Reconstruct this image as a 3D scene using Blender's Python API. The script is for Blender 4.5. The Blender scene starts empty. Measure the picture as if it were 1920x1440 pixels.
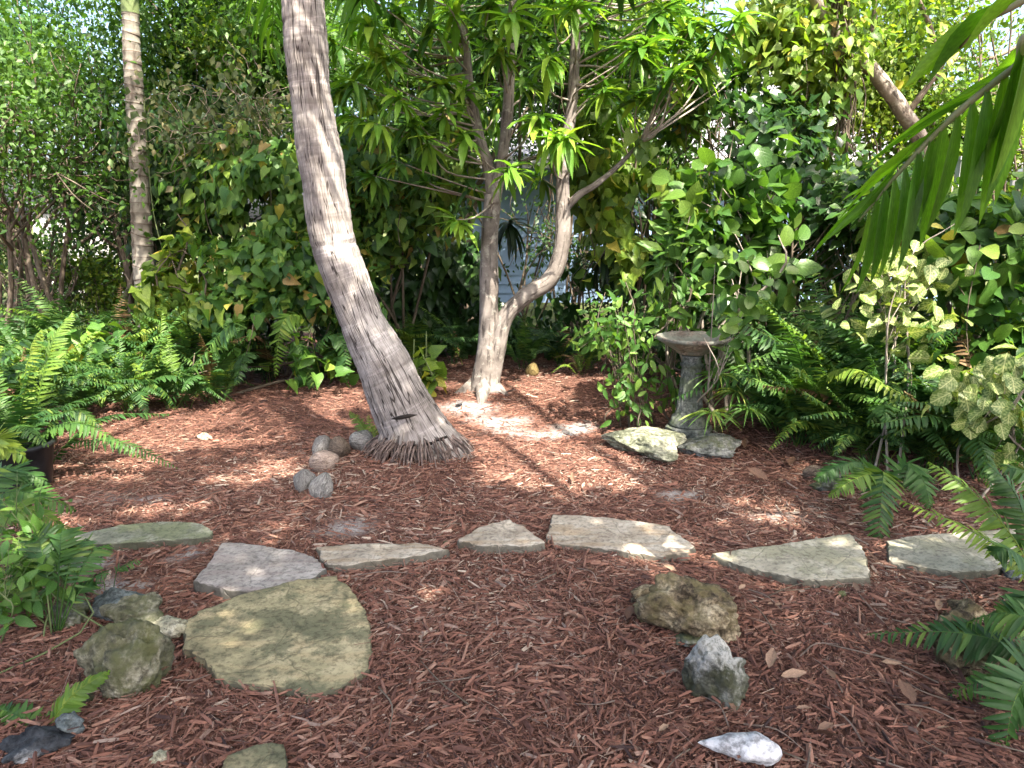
import bpy, math, random
import numpy as np
from mathutils import Vector, Matrix, noise

# ------------------------------------------------------------------ camera, sky, sun, exposure
scene = bpy.context.scene
COL = scene.collection
FPX, CX, CY, PITCH, CAM_H = 1400.0, 960.0, 720.0, math.radians(12.3), 1.5

cam_data = bpy.data.cameras.new("camera")
cam_data.sensor_width = 36.0
cam_data.lens = 36.0 * FPX / 1920.0
cam_data.clip_start, cam_data.clip_end = 0.05, 2000
cam = bpy.data.objects.new("camera", cam_data)
cam.location = (0, 0, CAM_H)
cam.rotation_euler = (math.radians(90) - PITCH, 0, 0)
COL.objects.link(cam)
scene.camera = cam

SUN = Vector((0.32, -0.62, 1.0)).normalized()          # from the scene towards the sun
SUN_EL = math.asin(SUN.z)
world = bpy.data.worlds.new("World")
scene.world = world
world.use_nodes = True
wn = world.node_tree
wn.nodes.clear()
sky = wn.nodes.new("ShaderNodeTexSky")
sky.sky_type = 'NISHITA'
sky.sun_disc = False
sky.sun_elevation = SUN_EL
sky.sun_rotation = math.atan2(SUN.x, SUN.y)
sky.air_density, sky.dust_density, sky.ozone_density = 0.8, 6.0, 0.6
bgn = wn.nodes.new("ShaderNodeBackground")
bgn.inputs["Strength"].default_value = 0.15
wo = wn.nodes.new("ShaderNodeOutputWorld")
wn.links.new(sky.outputs[0], bgn.inputs[0])
wn.links.new(bgn.outputs[0], wo.inputs[0])

sun_data = bpy.data.lights.new("sun", 'SUN')
sun_data.energy = 4.2
sun_data.angle = math.radians(0.53)
sun_data.color = (1.0, 0.91, 0.77)
sun = bpy.data.objects.new("sun", sun_data)
sun.rotation_euler = SUN.to_track_quat('Z', 'Y').to_euler()
COL.objects.link(sun)

vs = scene.view_settings
vs.view_transform = 'Standard'
vs.look = 'None'
vs.exposure = 2.3
vs.gamma = 1.0
vs.use_curve_mapping = False
cy = scene.cycles
cy.max_bounces = 7
cy.diffuse_bounces = 4
cy.glossy_bounces = 2
cy.transmission_bounces = 4
cy.transparent_max_bounces = 4
cy.use_denoising = True
cy.caustics_reflective = False
cy.caustics_refractive = False

rng = np.random.default_rng(7)
random.seed(7)

# ------------------------------------------------------------------ geometry helpers
def ray(px, py):
    dx, dy = (px - CX) / FPX, -(py - CY) / FPX
    cp, sp = math.cos(PITCH), math.sin(PITCH)
    return Vector((dx, cp + sp * dy, -sp + cp * dy))

def gp(px, py, z=0.0):
    d = ray(px, py)
    t = (z - CAM_H) / d.z
    return Vector((d.x * t, d.y * t, z))

def at(px, py, Y):
    d = ray(px, py)
    t = Y / d.y
    return Vector((d.x * t, Y, CAM_H + d.z * t))

def project(P):
    """ground / world points (n,3) -> photograph coordinates"""
    x, y, z = P[:, 0], P[:, 1], P[:, 2] - CAM_H
    cp, sp = math.cos(PITCH), math.sin(PITCH)
    dep = np.maximum(y * cp - z * sp, 1e-3)
    up = y * sp + z * cp
    return CX + FPX * x / dep, CY - FPX * up / dep

def mpp(Y, z=0.5):
    """metres per photograph pixel at distance Y"""
    return (Y * math.cos(PITCH) + (CAM_H - z) * math.sin(PITCH)) / FPX

def gz(x, y):
    x = np.asarray(x, float); y = np.asarray(y, float)
    z = 0.012 * np.sin(1.7 * x + 0.6 * y) + 0.010 * np.sin(2.9 * y - 1.1 * x + 1.0) + 0.006 * np.sin(5.3 * x + 4.1 * y)
    z = z + 0.05 * np.exp(-((x + 0.5) ** 2 + (y - 4.6) ** 2) / 0.5)
    z = z + 0.05 * np.exp(-((x + 0.25) ** 2 + (y - 6.4) ** 2) / 0.4)
    return z

def onground(px, py):
    p = gp(px, py)
    p.z = float(gz(p.x, p.y))
    return p

def make_mesh(name, V, T, UV=None, TINT=None, smooth=True, mat=None):
    V = np.ascontiguousarray(V, np.float32)
    T = np.ascontiguousarray(T, np.int32)
    me = bpy.data.meshes.new(name)
    n, m = len(V), len(T)
    me.vertices.add(n)
    me.vertices.foreach_set('co', V.ravel())
    me.loops.add(m * 3)
    me.loops.foreach_set('vertex_index', T.ravel())
    me.polygons.add(m)
    me.polygons.foreach_set('loop_start', np.arange(0, 3 * m, 3, dtype=np.int32))
    me.polygons.foreach_set('use_smooth', np.full(m, smooth, dtype=bool))
    if UV is not None:
        lay = me.uv_layers.new(name='UVMap')
        lay.data.foreach_set('uv', np.ascontiguousarray(np.asarray(UV, np.float32)[T.ravel()]).ravel())
    if TINT is not None:
        a = me.attributes.new('tint', 'FLOAT', 'POINT')
        a.data.foreach_set('value', np.ascontiguousarray(TINT, np.float32))
    me.update(calc_edges=True)
    me.validate()
    if mat is not None:
        me.materials.append(mat)
    return me

def link(name, me, parent=None, loc=(0, 0, 0), basis=None):
    o = bpy.data.objects.new(name, me)
    COL.objects.link(o)
    if parent is not None:
        o.parent = parent
    if basis is not None:
        o.matrix_basis = basis
    else:
        o.location = loc
    return o

def tag(o, label=None, cat=None, group=None, kind=None):
    if label: o['label'] = label
    if cat: o['category'] = cat
    if group: o['group'] = group
    if kind: o['kind'] = kind
    return o

def thing(name, loc, label, cat, group=None):
    return tag(link(name, None, None, loc), label, cat, group)

def unit(a):
    a = np.asarray(a, float)
    return a / np.maximum(np.linalg.norm(a, axis=-1, keepdims=True), 1e-9)

def frames(d, n):
    """rotation matrices whose Y column is d and whose Z column is close to n"""
    d = unit(d); n = np.asarray(n, float)
    x = np.cross(d, n)
    bad = np.linalg.norm(x, axis=1) < 1e-4
    if bad.any():
        x[bad] = np.cross(d[bad], np.array([[1.0, 0.13, 0.2]]))
    x = unit(x)
    z = np.cross(x, d)
    return np.stack([x, d, z], axis=2)

class Bag:
    def __init__(self):
        self.V, self.T, self.U, self.C, self.n = [], [], [], [], 0
    def add(self, V, T, U=None, C=None):
        V = np.asarray(V, float)
        self.V.append(V); self.T.append(np.asarray(T) + self.n)
        self.U.append(np.zeros((len(V), 2)) if U is None else np.asarray(U, float))
        c = np.zeros(len(V)) if C is None else np.broadcast_to(np.asarray(C, float), (len(V),))
        self.C.append(c)
        self.n += len(V)
        return self
    def stamp(self, tpl, R, P, S, C):
        V, T, U = tpl
        S = np.asarray(S, float)
        if S.ndim == 1: S = S[:, None]
        k, n = len(P), len(V)
        if k == 0: return self
        L = V[None] * S[:, None, :]
        W = np.einsum('kij,knj->kni', R, L) + np.asarray(P)[:, None, :]
        TT = (T[None] + (np.arange(k) * n)[:, None, None]).reshape(-1, 3)
        return self.add(W.reshape(-1, 3), TT, np.tile(U, (k, 1)), np.repeat(np.asarray(C, float), n))
    def mesh(self, name, mat, smooth=True, origin=(0, 0, 0)):
        return make_mesh(name, np.concatenate(self.V) - np.asarray(origin, float), np.concatenate(self.T), np.concatenate(self.U), np.concatenate(self.C), smooth, mat)

def leaf_tpl(outline, L=1.0, W=1.0, fold=0.25, droop=0.15, wave=0.0, asp=1.0):
    """outline: (edge_y, half_width, mid_y) from base to tip in units of L and W"""
    # asp: width / length this shape is used at; x and z are both scaled by the width
    droop = droop / asp
    V, T, U = [], [], []
    rows = []
    for i, (ye, w, ym) in enumerate(outline):
        if w < 1e-6:
            V.append((0, ym * L, -droop * L * ym * ym)); U.append((0.5, ym)); rows.append((len(V) - 1,))
        else:
            b = len(V)
            wz = wave * W * (1 if i % 2 else -1)
            V.append((-w * W, ye * L, fold * w * W - droop * L * max(ye, 0) ** 2 + wz)); U.append((0.5 - w, ye))
            V.append((0, ym * L, -droop * L * ym * ym)); U.append((0.5, ym))
            V.append((w * W, ye * L, fold * w * W - droop * L * max(ye, 0) ** 2 - wz)); U.append((0.5 + w, ye))
            rows.append((b, b + 1, b + 2))
    for a, b in zip(rows[:-1], rows[1:]):
        if len(a) == 1 and len(b) == 3:
            T += [(a[0], b[1], b[0]), (a[0], b[2], b[1])]
        elif len(a) == 3 and len(b) == 1:
            T += [(a[0], a[1], b[0]), (a[1], a[2], b[0])]
        elif len(a) == 3:
            T += [(a[0], a[1], b[1]), (a[0], b[1], b[0]), (a[1], a[2], b[2]), (a[1], b[2], b[1])]
    return np.array(V, float), np.array(T, np.int64), np.array(U, float)

def catmull(pts, n):
    pts = [np.asarray(p, float) for p in pts]
    P = [2 * pts[0] - pts[1]] + pts + [2 * pts[-1] - pts[-2]]
    out = []
    seg = len(pts) - 1
    for i in range(n):
        u = i / (n - 1) * seg
        k = min(int(u), seg - 1); t = u - k
        p0, p1, p2, p3 = P[k:k + 4]
        out.append(0.5 * ((2 * p1) + (-p0 + p2) * t + (2 * p0 - 5 * p1 + 4 * p2 - p3) * t * t + (-p0 + 3 * p1 - 3 * p2 + p3) * t ** 3))
    return np.array(out)

def interp(vals, n):
    return np.interp(np.linspace(0, 1, n), np.linspace(0, 1, len(vals)), vals)

def tube(pts, radii, ns=8, n=None, cap=True):
    """smooth tapered tube; uv = (around, metres along)"""
    n = n or max(2, len(pts) * 3)
    C = catmull(pts, n) if len(pts) > 2 else np.array([np.asarray(pts[0], float) + (np.asarray(pts[1], float) - np.asarray(pts[0], float)) * t for t in np.linspace(0, 1, n)])
    r = interp(radii, n)
    tan = unit(np.gradient(C, axis=0))
    ref = np.array([0.0, 1.0, 0.0]) if abs(tan[0][1]) < 0.9 else np.array([1.0, 0, 0])
    x = np.cross(tan, ref); x = unit(x); y = np.cross(tan, x)
    a = np.linspace(0, 2 * math.pi, ns, endpoint=False)
    V = C[:, None, :] + r[:, None, None] * (np.cos(a)[None, :, None] * x[:, None, :] + np.sin(a)[None, :, None] * y[:, None, :])
    V = V.reshape(-1, 3)
    s = np.concatenate([[0], np.cumsum(np.linalg.norm(np.diff(C, axis=0), axis=1))])
    U = np.stack([np.tile(a / (2 * math.pi), n), np.repeat(s, ns)], 1)
    i = np.arange(n - 1)[:, None] * ns; j = np.arange(ns)[None]; j2 = (j + 1) % ns
    q0, q1, q2, q3 = (i + j).ravel(), (i + j2).ravel(), (i + ns + j2).ravel(), (i + ns + j).ravel()
    T = np.concatenate([np.stack([q0, q1, q2], 1), np.stack([q0, q2, q3], 1)])
    if cap:
        V = np.concatenate([V, C[-1:]]); U = np.concatenate([U, [[0.5, s[-1]]]])
        e = (n - 1) * ns
        T = np.concatenate([T, np.stack([e + np.arange(ns), e + (np.arange(ns) + 1) % ns, np.full(ns, len(V) - 1)], 1)])
    return V, T, U

def lathe(profile, ns=32, flute=None):
    """profile: (radius, z) from bottom to top"""
    V, T = [], []
    n = len(profile)
    for k, (r, z) in enumerate(profile):
        for j in range(ns):
            a = 2 * math.pi * j / ns
            rr = r * (1 + (flute(k, a) if flute else 0))
            V.append((rr * math.cos(a), rr * math.sin(a), z))
    for k in range(n - 1):
        for j in range(ns):
            j2 = (j + 1) % ns
            a, b, c, d = k * ns + j, k * ns + j2, (k + 1) * ns + j2, (k + 1) * ns + j
            T += [(a, b, c), (a, c, d)]
    V.append((0, 0, profile[0][1])); V.append((0, 0, profile[-1][1]))
    for j in range(ns):
        j2 = (j + 1) % ns
        T += [(n * ns, j2, j), (n * ns + 1, (n - 1) * ns + j, (n - 1) * ns + j2)]
    return np.array(V, float), np.array(T), None

def vnoise(p, s=1.0, o=3):
    return noise.fractal(Vector(p) * s, 1.0, 2.0, o, noise_basis='PERLIN_ORIGINAL')

def nfield(P, f, seed=0, octs=2):
    """cheap smooth pseudo-noise for arrays of points, about -1..1"""
    r = np.random.default_rng(seed)
    out = np.zeros(len(P)); amp = 1.0; tot = 0.0
    for o in range(octs):
        for k in range(4):
            d = unit(r.normal(size=P.shape[1])) * f * (0.7 + 0.6 * r.random())
            out += amp * np.sin(P @ d + r.random() * 6.28)
        tot += amp * 2.0
        f *= 2.1; amp *= 0.5
    return out / tot

# ------------------------------------------------------------------ materials
def newmat(name):
    m = bpy.data.materials.new(name)
    m.use_nodes = True
    nt = m.node_tree
    nt.nodes.clear()
    out = nt.nodes.new('ShaderNodeOutputMaterial')
    return m, nt, out

def N(nt, t, **kw):
    n = nt.nodes.new('ShaderNode' + t)
    for k, v in kw.items():
        if k.startswith('i_'):
            key = k[2:]
            key = int(key) if key.isdigit() else key.replace('_', ' ')
            n.inputs[key].default_value = v
        else:
            setattr(n, k, v)
    return n

def tight(stops, k=0.55):
    return [(0.5 + (p - 0.5) * k, c) for p, c in stops]

def ramp(nt, stops, fac=None, interp_mode='LINEAR'):
    r = nt.nodes.new('ShaderNodeValToRGB')
    r.color_ramp.interpolation = interp_mode
    e = r.color_ramp.elements
    while len(e) < len(stops): e.new(0.5)
    for el, (p, c) in zip(e, stops):
        el.position = p
        el.color = (*c, 1) if len(c) == 3 else c
    if fac is not None: nt.links.new(fac, r.inputs[0])
    return r

def mathn(nt, op, a=None, b=None, va=None, vb=None, clamp=False):
    n = nt.nodes.new('ShaderNodeMath'); n.operation = op; n.use_clamp = clamp
    if a is not None: nt.links.new(a, n.inputs[0])
    elif va is not None: n.inputs[0].default_value = va
    if b is not None: nt.links.new(b, n.inputs[1])
    elif vb is not None: n.inputs[1].default_value = vb
    return n.outputs[0]

def mix(nt, fac, a, b, mode='MIX'):
    n = nt.nodes.new('ShaderNodeMix'); n.data_type = 'RGBA'; n.blend_type = mode
    for sock, v in ((n.inputs[0], fac), (n.inputs[6], a), (n.inputs[7], b)):
        if isinstance(v, (int, float)): sock.default_value = v
        elif isinstance(v, tuple): sock.default_value = (*v, 1)
        else: nt.links.new(v, sock)
    return n.outputs[2]

def principled(nt, out, color, rough=0.8, spec=0.3, bump=None, bstr=0.3, bdist=0.01):
    p = nt.nodes.new('ShaderNodeBsdfPrincipled')
    if isinstance(color, tuple): p.inputs['Base Color'].default_value = (*color, 1)
    else: nt.links.new(color, p.inputs['Base Color'])
    if isinstance(rough, (int, float)): p.inputs['Roughness'].default_value = rough
    else: nt.links.new(rough, p.inputs['Roughness'])
    p.inputs['Specular IOR Level'].default_value = spec
    if bump is not None:
        b = nt.nodes.new('ShaderNodeBump')
        b.inputs['Strength'].default_value = bstr
        b.inputs['Distance'].default_value = bdist
        nt.links.new(bump, b.inputs['Height'])
        nt.links.new(b.outputs[0], p.inputs['Normal'])
    if out is not None: nt.links.new(p.outputs[0], out.inputs[0])
    return p

LEAF_GAIN = (1.2, 1.27, 1.1)
def leaf_mat(name, stops, rough=0.42, trans=0.4, spec=0.32, vein=0.25, veins=7.0, tcol=(1.25, 1.35, 0.45), variegated=False):
    stops = [(p, (c[0] * LEAF_GAIN[0], c[1] * LEAF_GAIN[1], c[2] * LEAF_GAIN[2])) for p, c in stops] if 'dry' not in name and 'fern' not in name and 'varieg' not in name else stops
    m, nt, out = newmat(name)
    at_ = N(nt, 'Attribute', attribute_name='tint')
    oi = N(nt, 'ObjectInfo')
    t = mathn(nt, 'FRACT', mathn(nt, 'ADD', at_.outputs['Fac'], oi.outputs['Random']))
    col = ramp(nt, stops, t).outputs[0]
    uv = N(nt, 'UVMap')
    sep = N(nt, 'SeparateXYZ'); nt.links.new(uv.outputs[0], sep.inputs[0])
    du = mathn(nt, 'ABSOLUTE', mathn(nt, 'SUBTRACT', sep.outputs[0], vb=0.5))
    mid = mathn(nt, 'LESS_THAN', du, vb=0.022)
    sv = mathn(nt, 'SINE', mathn(nt, 'MULTIPLY', mathn(nt, 'SUBTRACT', sep.outputs[1], mathn(nt, 'MULTIPLY', du, vb=0.9)), vb=veins * 6.283))
    sv = mathn(nt, 'GREATER_THAN', sv, vb=0.86)
    vv = mathn(nt, 'MULTIPLY', mathn(nt, 'MAXIMUM', mid, mathn(nt, 'MULTIPLY', sv, vb=0.6)), vb=vein)
    if variegated:
        tc = N(nt, 'TexCoord')
        nz = N(nt, 'TexNoise', i_Scale=6.0, i_Detail=3.0)
        nt.links.new(tc.outputs['Object'], nz.inputs['Vector'])
        ang = mathn(nt, 'MULTIPLY', mathn(nt, 'SUBTRACT', sep.outputs[1], mathn(nt, 'MULTIPLY', du, vb=0.9)), vb=veins * 6.283)
        soft = mathn(nt, 'MULTIPLY', mathn(nt, 'ADD', mathn(nt, 'SINE', ang), vb=1.0), vb=0.5)
        f = mathn(nt, 'ADD', mathn(nt, 'MULTIPLY', nz.outputs[0], vb=1.25), mathn(nt, 'MULTIPLY', soft, vb=0.16))
        f = mathn(nt, 'SUBTRACT', f, mathn(nt, 'MULTIPLY', du, vb=0.35))
        f = ramp(nt, [(0.5, (0, 0, 0)), (0.78, (1, 1, 1))], f).outputs[0]
        col = mix(nt, f, col, (0.36, 0.41, 0.17))
        col = mix(nt, mathn(nt, 'MULTIPLY', mid, vb=0.8), col, (0.62, 0.62, 0.30))
    else:
        nz = N(nt, 'TexNoise', i_Scale=14.0, i_Detail=2.0)
        tc = N(nt, 'TexCoord'); nt.links.new(tc.outputs['Object'], nz.inputs['Vector'])
        col = mix(nt, 1.0, col, ramp(nt, [(0.3, (0.78, 0.78, 0.78)), (0.7, (1.2, 1.15, 1.1))], nz.outputs[0]).outputs[0], 'MULTIPLY')
        bright = mix(nt, 1.0, col, (2.2, 2.0, 2.4), 'MULTIPLY')
        col = mix(nt, vv, col, bright)
    p = principled(nt, None, col, rough, spec, bump=mathn(nt, 'ADD', vv, nz.outputs[0]), bstr=0.25, bdist=0.006)
    tr = N(nt, 'BsdfTranslucent')
    nt.links.new(mix(nt, 1.0, col, tcol, 'MULTIPLY'), tr.inputs[0])
    ms = N(nt, 'MixShader'); ms.inputs[0].default_value = trans
    nt.links.new(p.outputs[0], ms.inputs[1]); nt.links.new(tr.outputs[0], ms.inputs[2])
    nt.links.new(ms.outputs[0], out.inputs[0])
    return m

M = {}
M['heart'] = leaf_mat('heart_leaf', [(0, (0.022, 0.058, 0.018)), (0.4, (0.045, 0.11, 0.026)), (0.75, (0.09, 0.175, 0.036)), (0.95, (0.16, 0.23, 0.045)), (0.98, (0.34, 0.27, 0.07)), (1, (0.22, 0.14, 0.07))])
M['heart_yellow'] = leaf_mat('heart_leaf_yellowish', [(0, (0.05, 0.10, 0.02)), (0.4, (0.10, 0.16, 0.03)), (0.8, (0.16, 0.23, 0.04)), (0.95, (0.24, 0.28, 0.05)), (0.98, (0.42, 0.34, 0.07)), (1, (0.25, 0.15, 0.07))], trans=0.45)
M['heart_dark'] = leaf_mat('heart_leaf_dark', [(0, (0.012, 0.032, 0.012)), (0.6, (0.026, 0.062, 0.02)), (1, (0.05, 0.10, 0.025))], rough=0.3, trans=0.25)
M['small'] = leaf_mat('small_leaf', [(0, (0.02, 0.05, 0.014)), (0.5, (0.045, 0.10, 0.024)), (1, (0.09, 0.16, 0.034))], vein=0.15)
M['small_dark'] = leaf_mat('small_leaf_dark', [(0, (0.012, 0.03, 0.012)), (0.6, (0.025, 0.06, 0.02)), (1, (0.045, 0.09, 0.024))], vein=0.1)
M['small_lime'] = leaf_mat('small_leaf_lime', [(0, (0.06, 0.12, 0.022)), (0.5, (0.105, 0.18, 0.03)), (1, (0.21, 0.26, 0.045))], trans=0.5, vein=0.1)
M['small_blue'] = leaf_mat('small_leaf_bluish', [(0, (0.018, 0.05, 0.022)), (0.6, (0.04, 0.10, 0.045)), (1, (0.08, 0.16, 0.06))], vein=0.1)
M['mango'] = leaf_mat('mango_leaf', [(0, (0.03, 0.075, 0.02)), (0.45, (0.055, 0.13, 0.026)), (0.8, (0.11, 0.21, 0.032)), (1, (0.22, 0.30, 0.045))], rough=0.3, veins=12, vein=0.3)
M['mango_new'] = leaf_mat('mango_new_leaf', [(0, (0.08, 0.18, 0.03)), (0.5, (0.13, 0.25, 0.04)), (1, (0.22, 0.33, 0.05))], rough=0.28, veins=12, vein=0.3)
M['fern'] = leaf_mat('fern_pinna', [(0, (0.03, 0.085, 0.026)), (0.5, (0.052, 0.13, 0.034)), (0.85, (0.085, 0.18, 0.04)), (1, (0.15, 0.23, 0.045))], rough=0.42, veins=5, vein=0.15)
M['fern_lime'] = leaf_mat('fern_pinna_lime', [(0, (0.09, 0.18, 0.03)), (0.6, (0.14, 0.24, 0.036)), (1, (0.22, 0.29, 0.045))], rough=0.42, veins=5, vein=0.15, trans=0.42)
M['fern_dry'] = leaf_mat('fern_pinna_dry', [(0, (0.10, 0.06, 0.03)), (0.6, (0.17, 0.11, 0.05)), (1, (0.24, 0.19, 0.08))], rough=0.6, veins=5, vein=0.1, trans=0.2)
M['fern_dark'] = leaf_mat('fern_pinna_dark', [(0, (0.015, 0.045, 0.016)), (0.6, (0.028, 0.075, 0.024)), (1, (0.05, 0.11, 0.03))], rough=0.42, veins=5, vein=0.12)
M['round'] = leaf_mat('round_leaf', [(0, (0.03, 0.075, 0.02)), (0.5, (0.055, 0.12, 0.028)), (1, (0.12, 0.19, 0.04))], rough=0.3, spec=0.45, vein=0.4, veins=6)
M['glossy'] = leaf_mat('glossy_leaf', [(0, (0.014, 0.038, 0.014)), (0.5, (0.028, 0.07, 0.024)), (1, (0.07, 0.13, 0.034))], rough=0.28, spec=0.45, vein=0.35, veins=6)
M['varieg'] = leaf_mat('variegated_leaf', [(0, (0.07, 0.13, 0.03)), (1, (0.13, 0.20, 0.045))], rough=0.4, trans=0.3, variegated=True, veins=6)
M['frond'] = leaf_mat('palm_leaflet', [(0, (0.04, 0.10, 0.02)), (0.6, (0.07, 0.15, 0.025)), (1, (0.12, 0.21, 0.03))], rough=0.35, trans=0.6, vein=0.2, veins=0.0, tcol=(1.9, 2.0, 0.3))
M['shrub'] = leaf_mat('shrub_leaf', [(0, (0.04, 0.10, 0.026)), (0.5, (0.07, 0.15, 0.034)), (1, (0.15, 0.24, 0.055))], rough=0.35, veins=8, vein=0.3)
M['strap'] = leaf_mat('strap_leaf', [(0, (0.006, 0.016, 0.010)), (1, (0.016, 0.036, 0.018))], rough=0.35, trans=0.15, veins=0, vein=0.1)
M['papyrus'] = leaf_mat('papyrus_leaf', [(0, (0.07, 0.15, 0.04)), (0.7, (0.12, 0.22, 0.06)), (1, (0.30, 0.34, 0.10))], rough=0.45, veins=0, vein=0.2)
M['dry_vine'] = leaf_mat('dry_vine_leaf', [(0, (0.04, 0.07, 0.025)), (0.55, (0.085, 0.12, 0.045)), (0.85, (0.16, 0.18, 0.08)), (1, (0.28, 0.23, 0.14))], rough=0.6, vein=0.1)
M['dry_leaf'] = leaf_mat('dry_leaf', [(0, (0.09, 0.05, 0.035)), (0.5, (0.17, 0.10, 0.068)), (1, (0.30, 0.21, 0.145))], rough=0.6, trans=0.12, tcol=(1.2, 1, 0.8), vein=0.2)
M['grey_leaf'] = leaf_mat('grey_dry_leaf', [(0, (0.10, 0.095, 0.10)), (1, (0.24, 0.22, 0.21))], rough=0.5, trans=0.05, tcol=(1, 1, 1), vein=0.2)

def plain_mat(name, c1, c2, scale=8.0, rough=0.8, bstr=0.3, spec=0.3, detail=6.0, bdist=0.01, c3=None):
    m, nt, out = newmat(name)
    tc = N(nt, 'TexCoord')
    nz = N(nt, 'TexNoise', i_Scale=scale, i_Detail=detail, i_Roughness=0.65)
    nt.links.new(tc.outputs['Object'], nz.inputs['Vector'])
    stops = [(0.3, c1), (0.7, c2)] if c3 is None else [(0.28, c1), (0.5, c2), (0.72, c3)]
    col = ramp(nt, tight(stops), nz.outputs[0]).outputs[0]
    principled(nt, out, col, rough, spec, nz.outputs[0], bstr, bdist)
    return m

def bark_mat(name, c_dark, c_mid, c_light, cracks=60.0, ring=0.0, lichen=None, bstr=0.6):
    """uv: u around 0..1, v metres along"""
    m, nt, out = newmat(name)
    uv = N(nt, 'UVMap')
    mp = N(nt, 'Mapping'); mp.inputs['Scale'].default_value = (cracks, 5.0, 1)
    nt.links.new(uv.outputs[0], mp.inputs[0])
    tc = N(nt, 'TexCoord')
    n1 = N(nt, 'TexNoise', i_Scale=1.0, i_Detail=4.0, i_Roughness=0.6, i_Distortion=0.4)
    nt.links.new(mp.outputs[0], n1.inputs['Vector'])
    n2 = N(nt, 'TexNoise', i_Scale=5.0, i_Detail=6.0, i_Roughness=0.65)
    nt.links.new(tc.outputs['Object'], n2.inputs['Vector'])
    fis = ramp(nt, [(0.34, (0, 0, 0)), (0.46, (1, 1, 1))], n1.outputs[0]).outputs[0]
    col = ramp(nt, tight([(0.3, c_mid), (0.7, c_light)]), n2.outputs[0]).outputs[0]
    col = mix(nt, mathn(nt, 'MULTIPLY', mathn(nt, 'SUBTRACT', va=1.0, b=fis), vb=0.8), col, c_dark)
    if lichen:
        n3 = N(nt, 'TexNoise', i_Scale=14.0, i_Detail=5.0, i_Roughness=0.7)
        nt.links.new(tc.outputs['Object'], n3.inputs['Vector'])
        lf = ramp(nt, [(0.55, (0, 0, 0)), (0.63, (1, 1, 1))], n3.outputs[0]).outputs[0]
        col = mix(nt, mathn(nt, 'MULTIPLY', lf, vb=0.7), col, lichen)
    h = mathn(nt, 'ADD', mathn(nt, 'MULTIPLY', fis, vb=0.8), n2.outputs[0])
    principled(nt, out, col, 0.85, 0.2, h, bstr, 0.012)
    return m

def palm_mat():
    m, nt, out = newmat('coconut_palm_bark')
    uv = N(nt, 'UVMap')
    sep = N(nt, 'SeparateXYZ'); nt.links.new(uv.outputs[0], sep.inputs[0])
    tc = N(nt, 'TexCoord')
    def nz(sx, sy, det=3.0, dist=0.3):
        mp = N(nt, 'Mapping'); mp.inputs['Scale'].default_value = (sx, sy, 1)
        nt.links.new(uv.outputs[0], mp.inputs[0])
        n = N(nt, 'TexNoise', i_Scale=1.0, i_Detail=det, i_Roughness=0.55, i_Distortion=dist)
        nt.links.new(mp.outputs[0], n.inputs['Vector'])
        return n.outputs[0]
    def lines(n, w):
        d = mathn(nt, 'ABSOLUTE', mathn(nt, 'SUBTRACT', n, vb=0.5))
        return ramp(nt, [(w * 0.35, (0, 0, 0)), (w, (1, 1, 1))], d).outputs[0]
    crack = lines(nz(21, 1.6, 2.0, 0.15), 0.020)
    crack2 = lines(nz(60, 3.6, 2.0, 0.2), 0.035)
    b = nz(120, 9, 3)
    n2 = N(nt, 'TexNoise', i_Scale=4.0, i_Detail=7.0, i_Roughness=0.68)
    nt.links.new(tc.outputs['Object'], n2.inputs['Vector'])
    col = ramp(nt, [(0.36, (0.19, 0.17, 0.158)), (0.5, (0.29, 0.264, 0.248)), (0.64, (0.40, 0.372, 0.352))], n2.outputs[0]).outputs[0]
    w = nz(1.5, 15, 3, 0.2)
    ring = ramp(nt, [(0.38, (0.75, 0.74, 0.73)), (0.46, (1, 1, 1)), (0.58, (1.0, 1.0, 1.0)), (0.62, (1.35, 1.35, 1.38)), (0.66, (1, 1, 1))], w).outputs[0]
    col = mix(nt, 1.0, col, ring, 'MULTIPLY')
    col = mix(nt, 1.0, col, ramp(nt, [(0.38, (0.75, 0.75, 0.75)), (0.55, (1.05, 1.05, 1.05))], b).outputs[0], 'MULTIPLY')
    col = mix(nt, mathn(nt, 'MULTIPLY', mathn(nt, 'SUBTRACT', va=1.0, b=crack2), vb=0.4), col, (0.07, 0.058, 0.052))
    col = mix(nt, mathn(nt, 'MULTIPLY', mathn(nt, 'SUBTRACT', va=1.0, b=crack), vb=0.92), col, (0.03, 0.024, 0.022))
    h = mathn(nt, 'ADD', mathn(nt, 'ADD', crack, mathn(nt, 'MULTIPLY', crack2, vb=0.5)), mathn(nt, 'MULTIPLY', b, vb=0.4))
    principled(nt, out, col, 0.8, 0.25, h, 0.5, 0.01)
    return m

M['palm_bark'] = palm_mat()
M['mango_bark'] = bark_mat('mango_bark', (0.038, 0.032, 0.029), (0.125, 0.108, 0.097), (0.24, 0.215, 0.197), cracks=16.0, lichen=(0.34, 0.33, 0.29))
M['ring_bark'] = bark_mat('ringed_palm_bark', (0.08, 0.06, 0.05), (0.16, 0.14, 0.12), (0.28, 0.26, 0.225), cracks=9.0, bstr=0.25)
M['ring_green'] = plain_mat('palm_crownshaft', (0.13, 0.17, 0.07), (0.24, 0.27, 0.15), 4.0, 0.5)
M['scar'] = plain_mat('palm_leaf_scar', (0.07, 0.05, 0.04), (0.15, 0.11, 0.085), 20.0)
M['stem'] = bark_mat('thin_stem_bark', (0.03, 0.024, 0.018), (0.09, 0.07, 0.05), (0.17, 0.14, 0.11), cracks=6.0, bstr=0.3)
M['stem_grey'] = bark_mat('grey_stem_bark', (0.06, 0.05, 0.045), (0.20, 0.17, 0.14), (0.33, 0.29, 0.25), cracks=6.0, lichen=(0.4, 0.39, 0.34), bstr=0.4)
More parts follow.
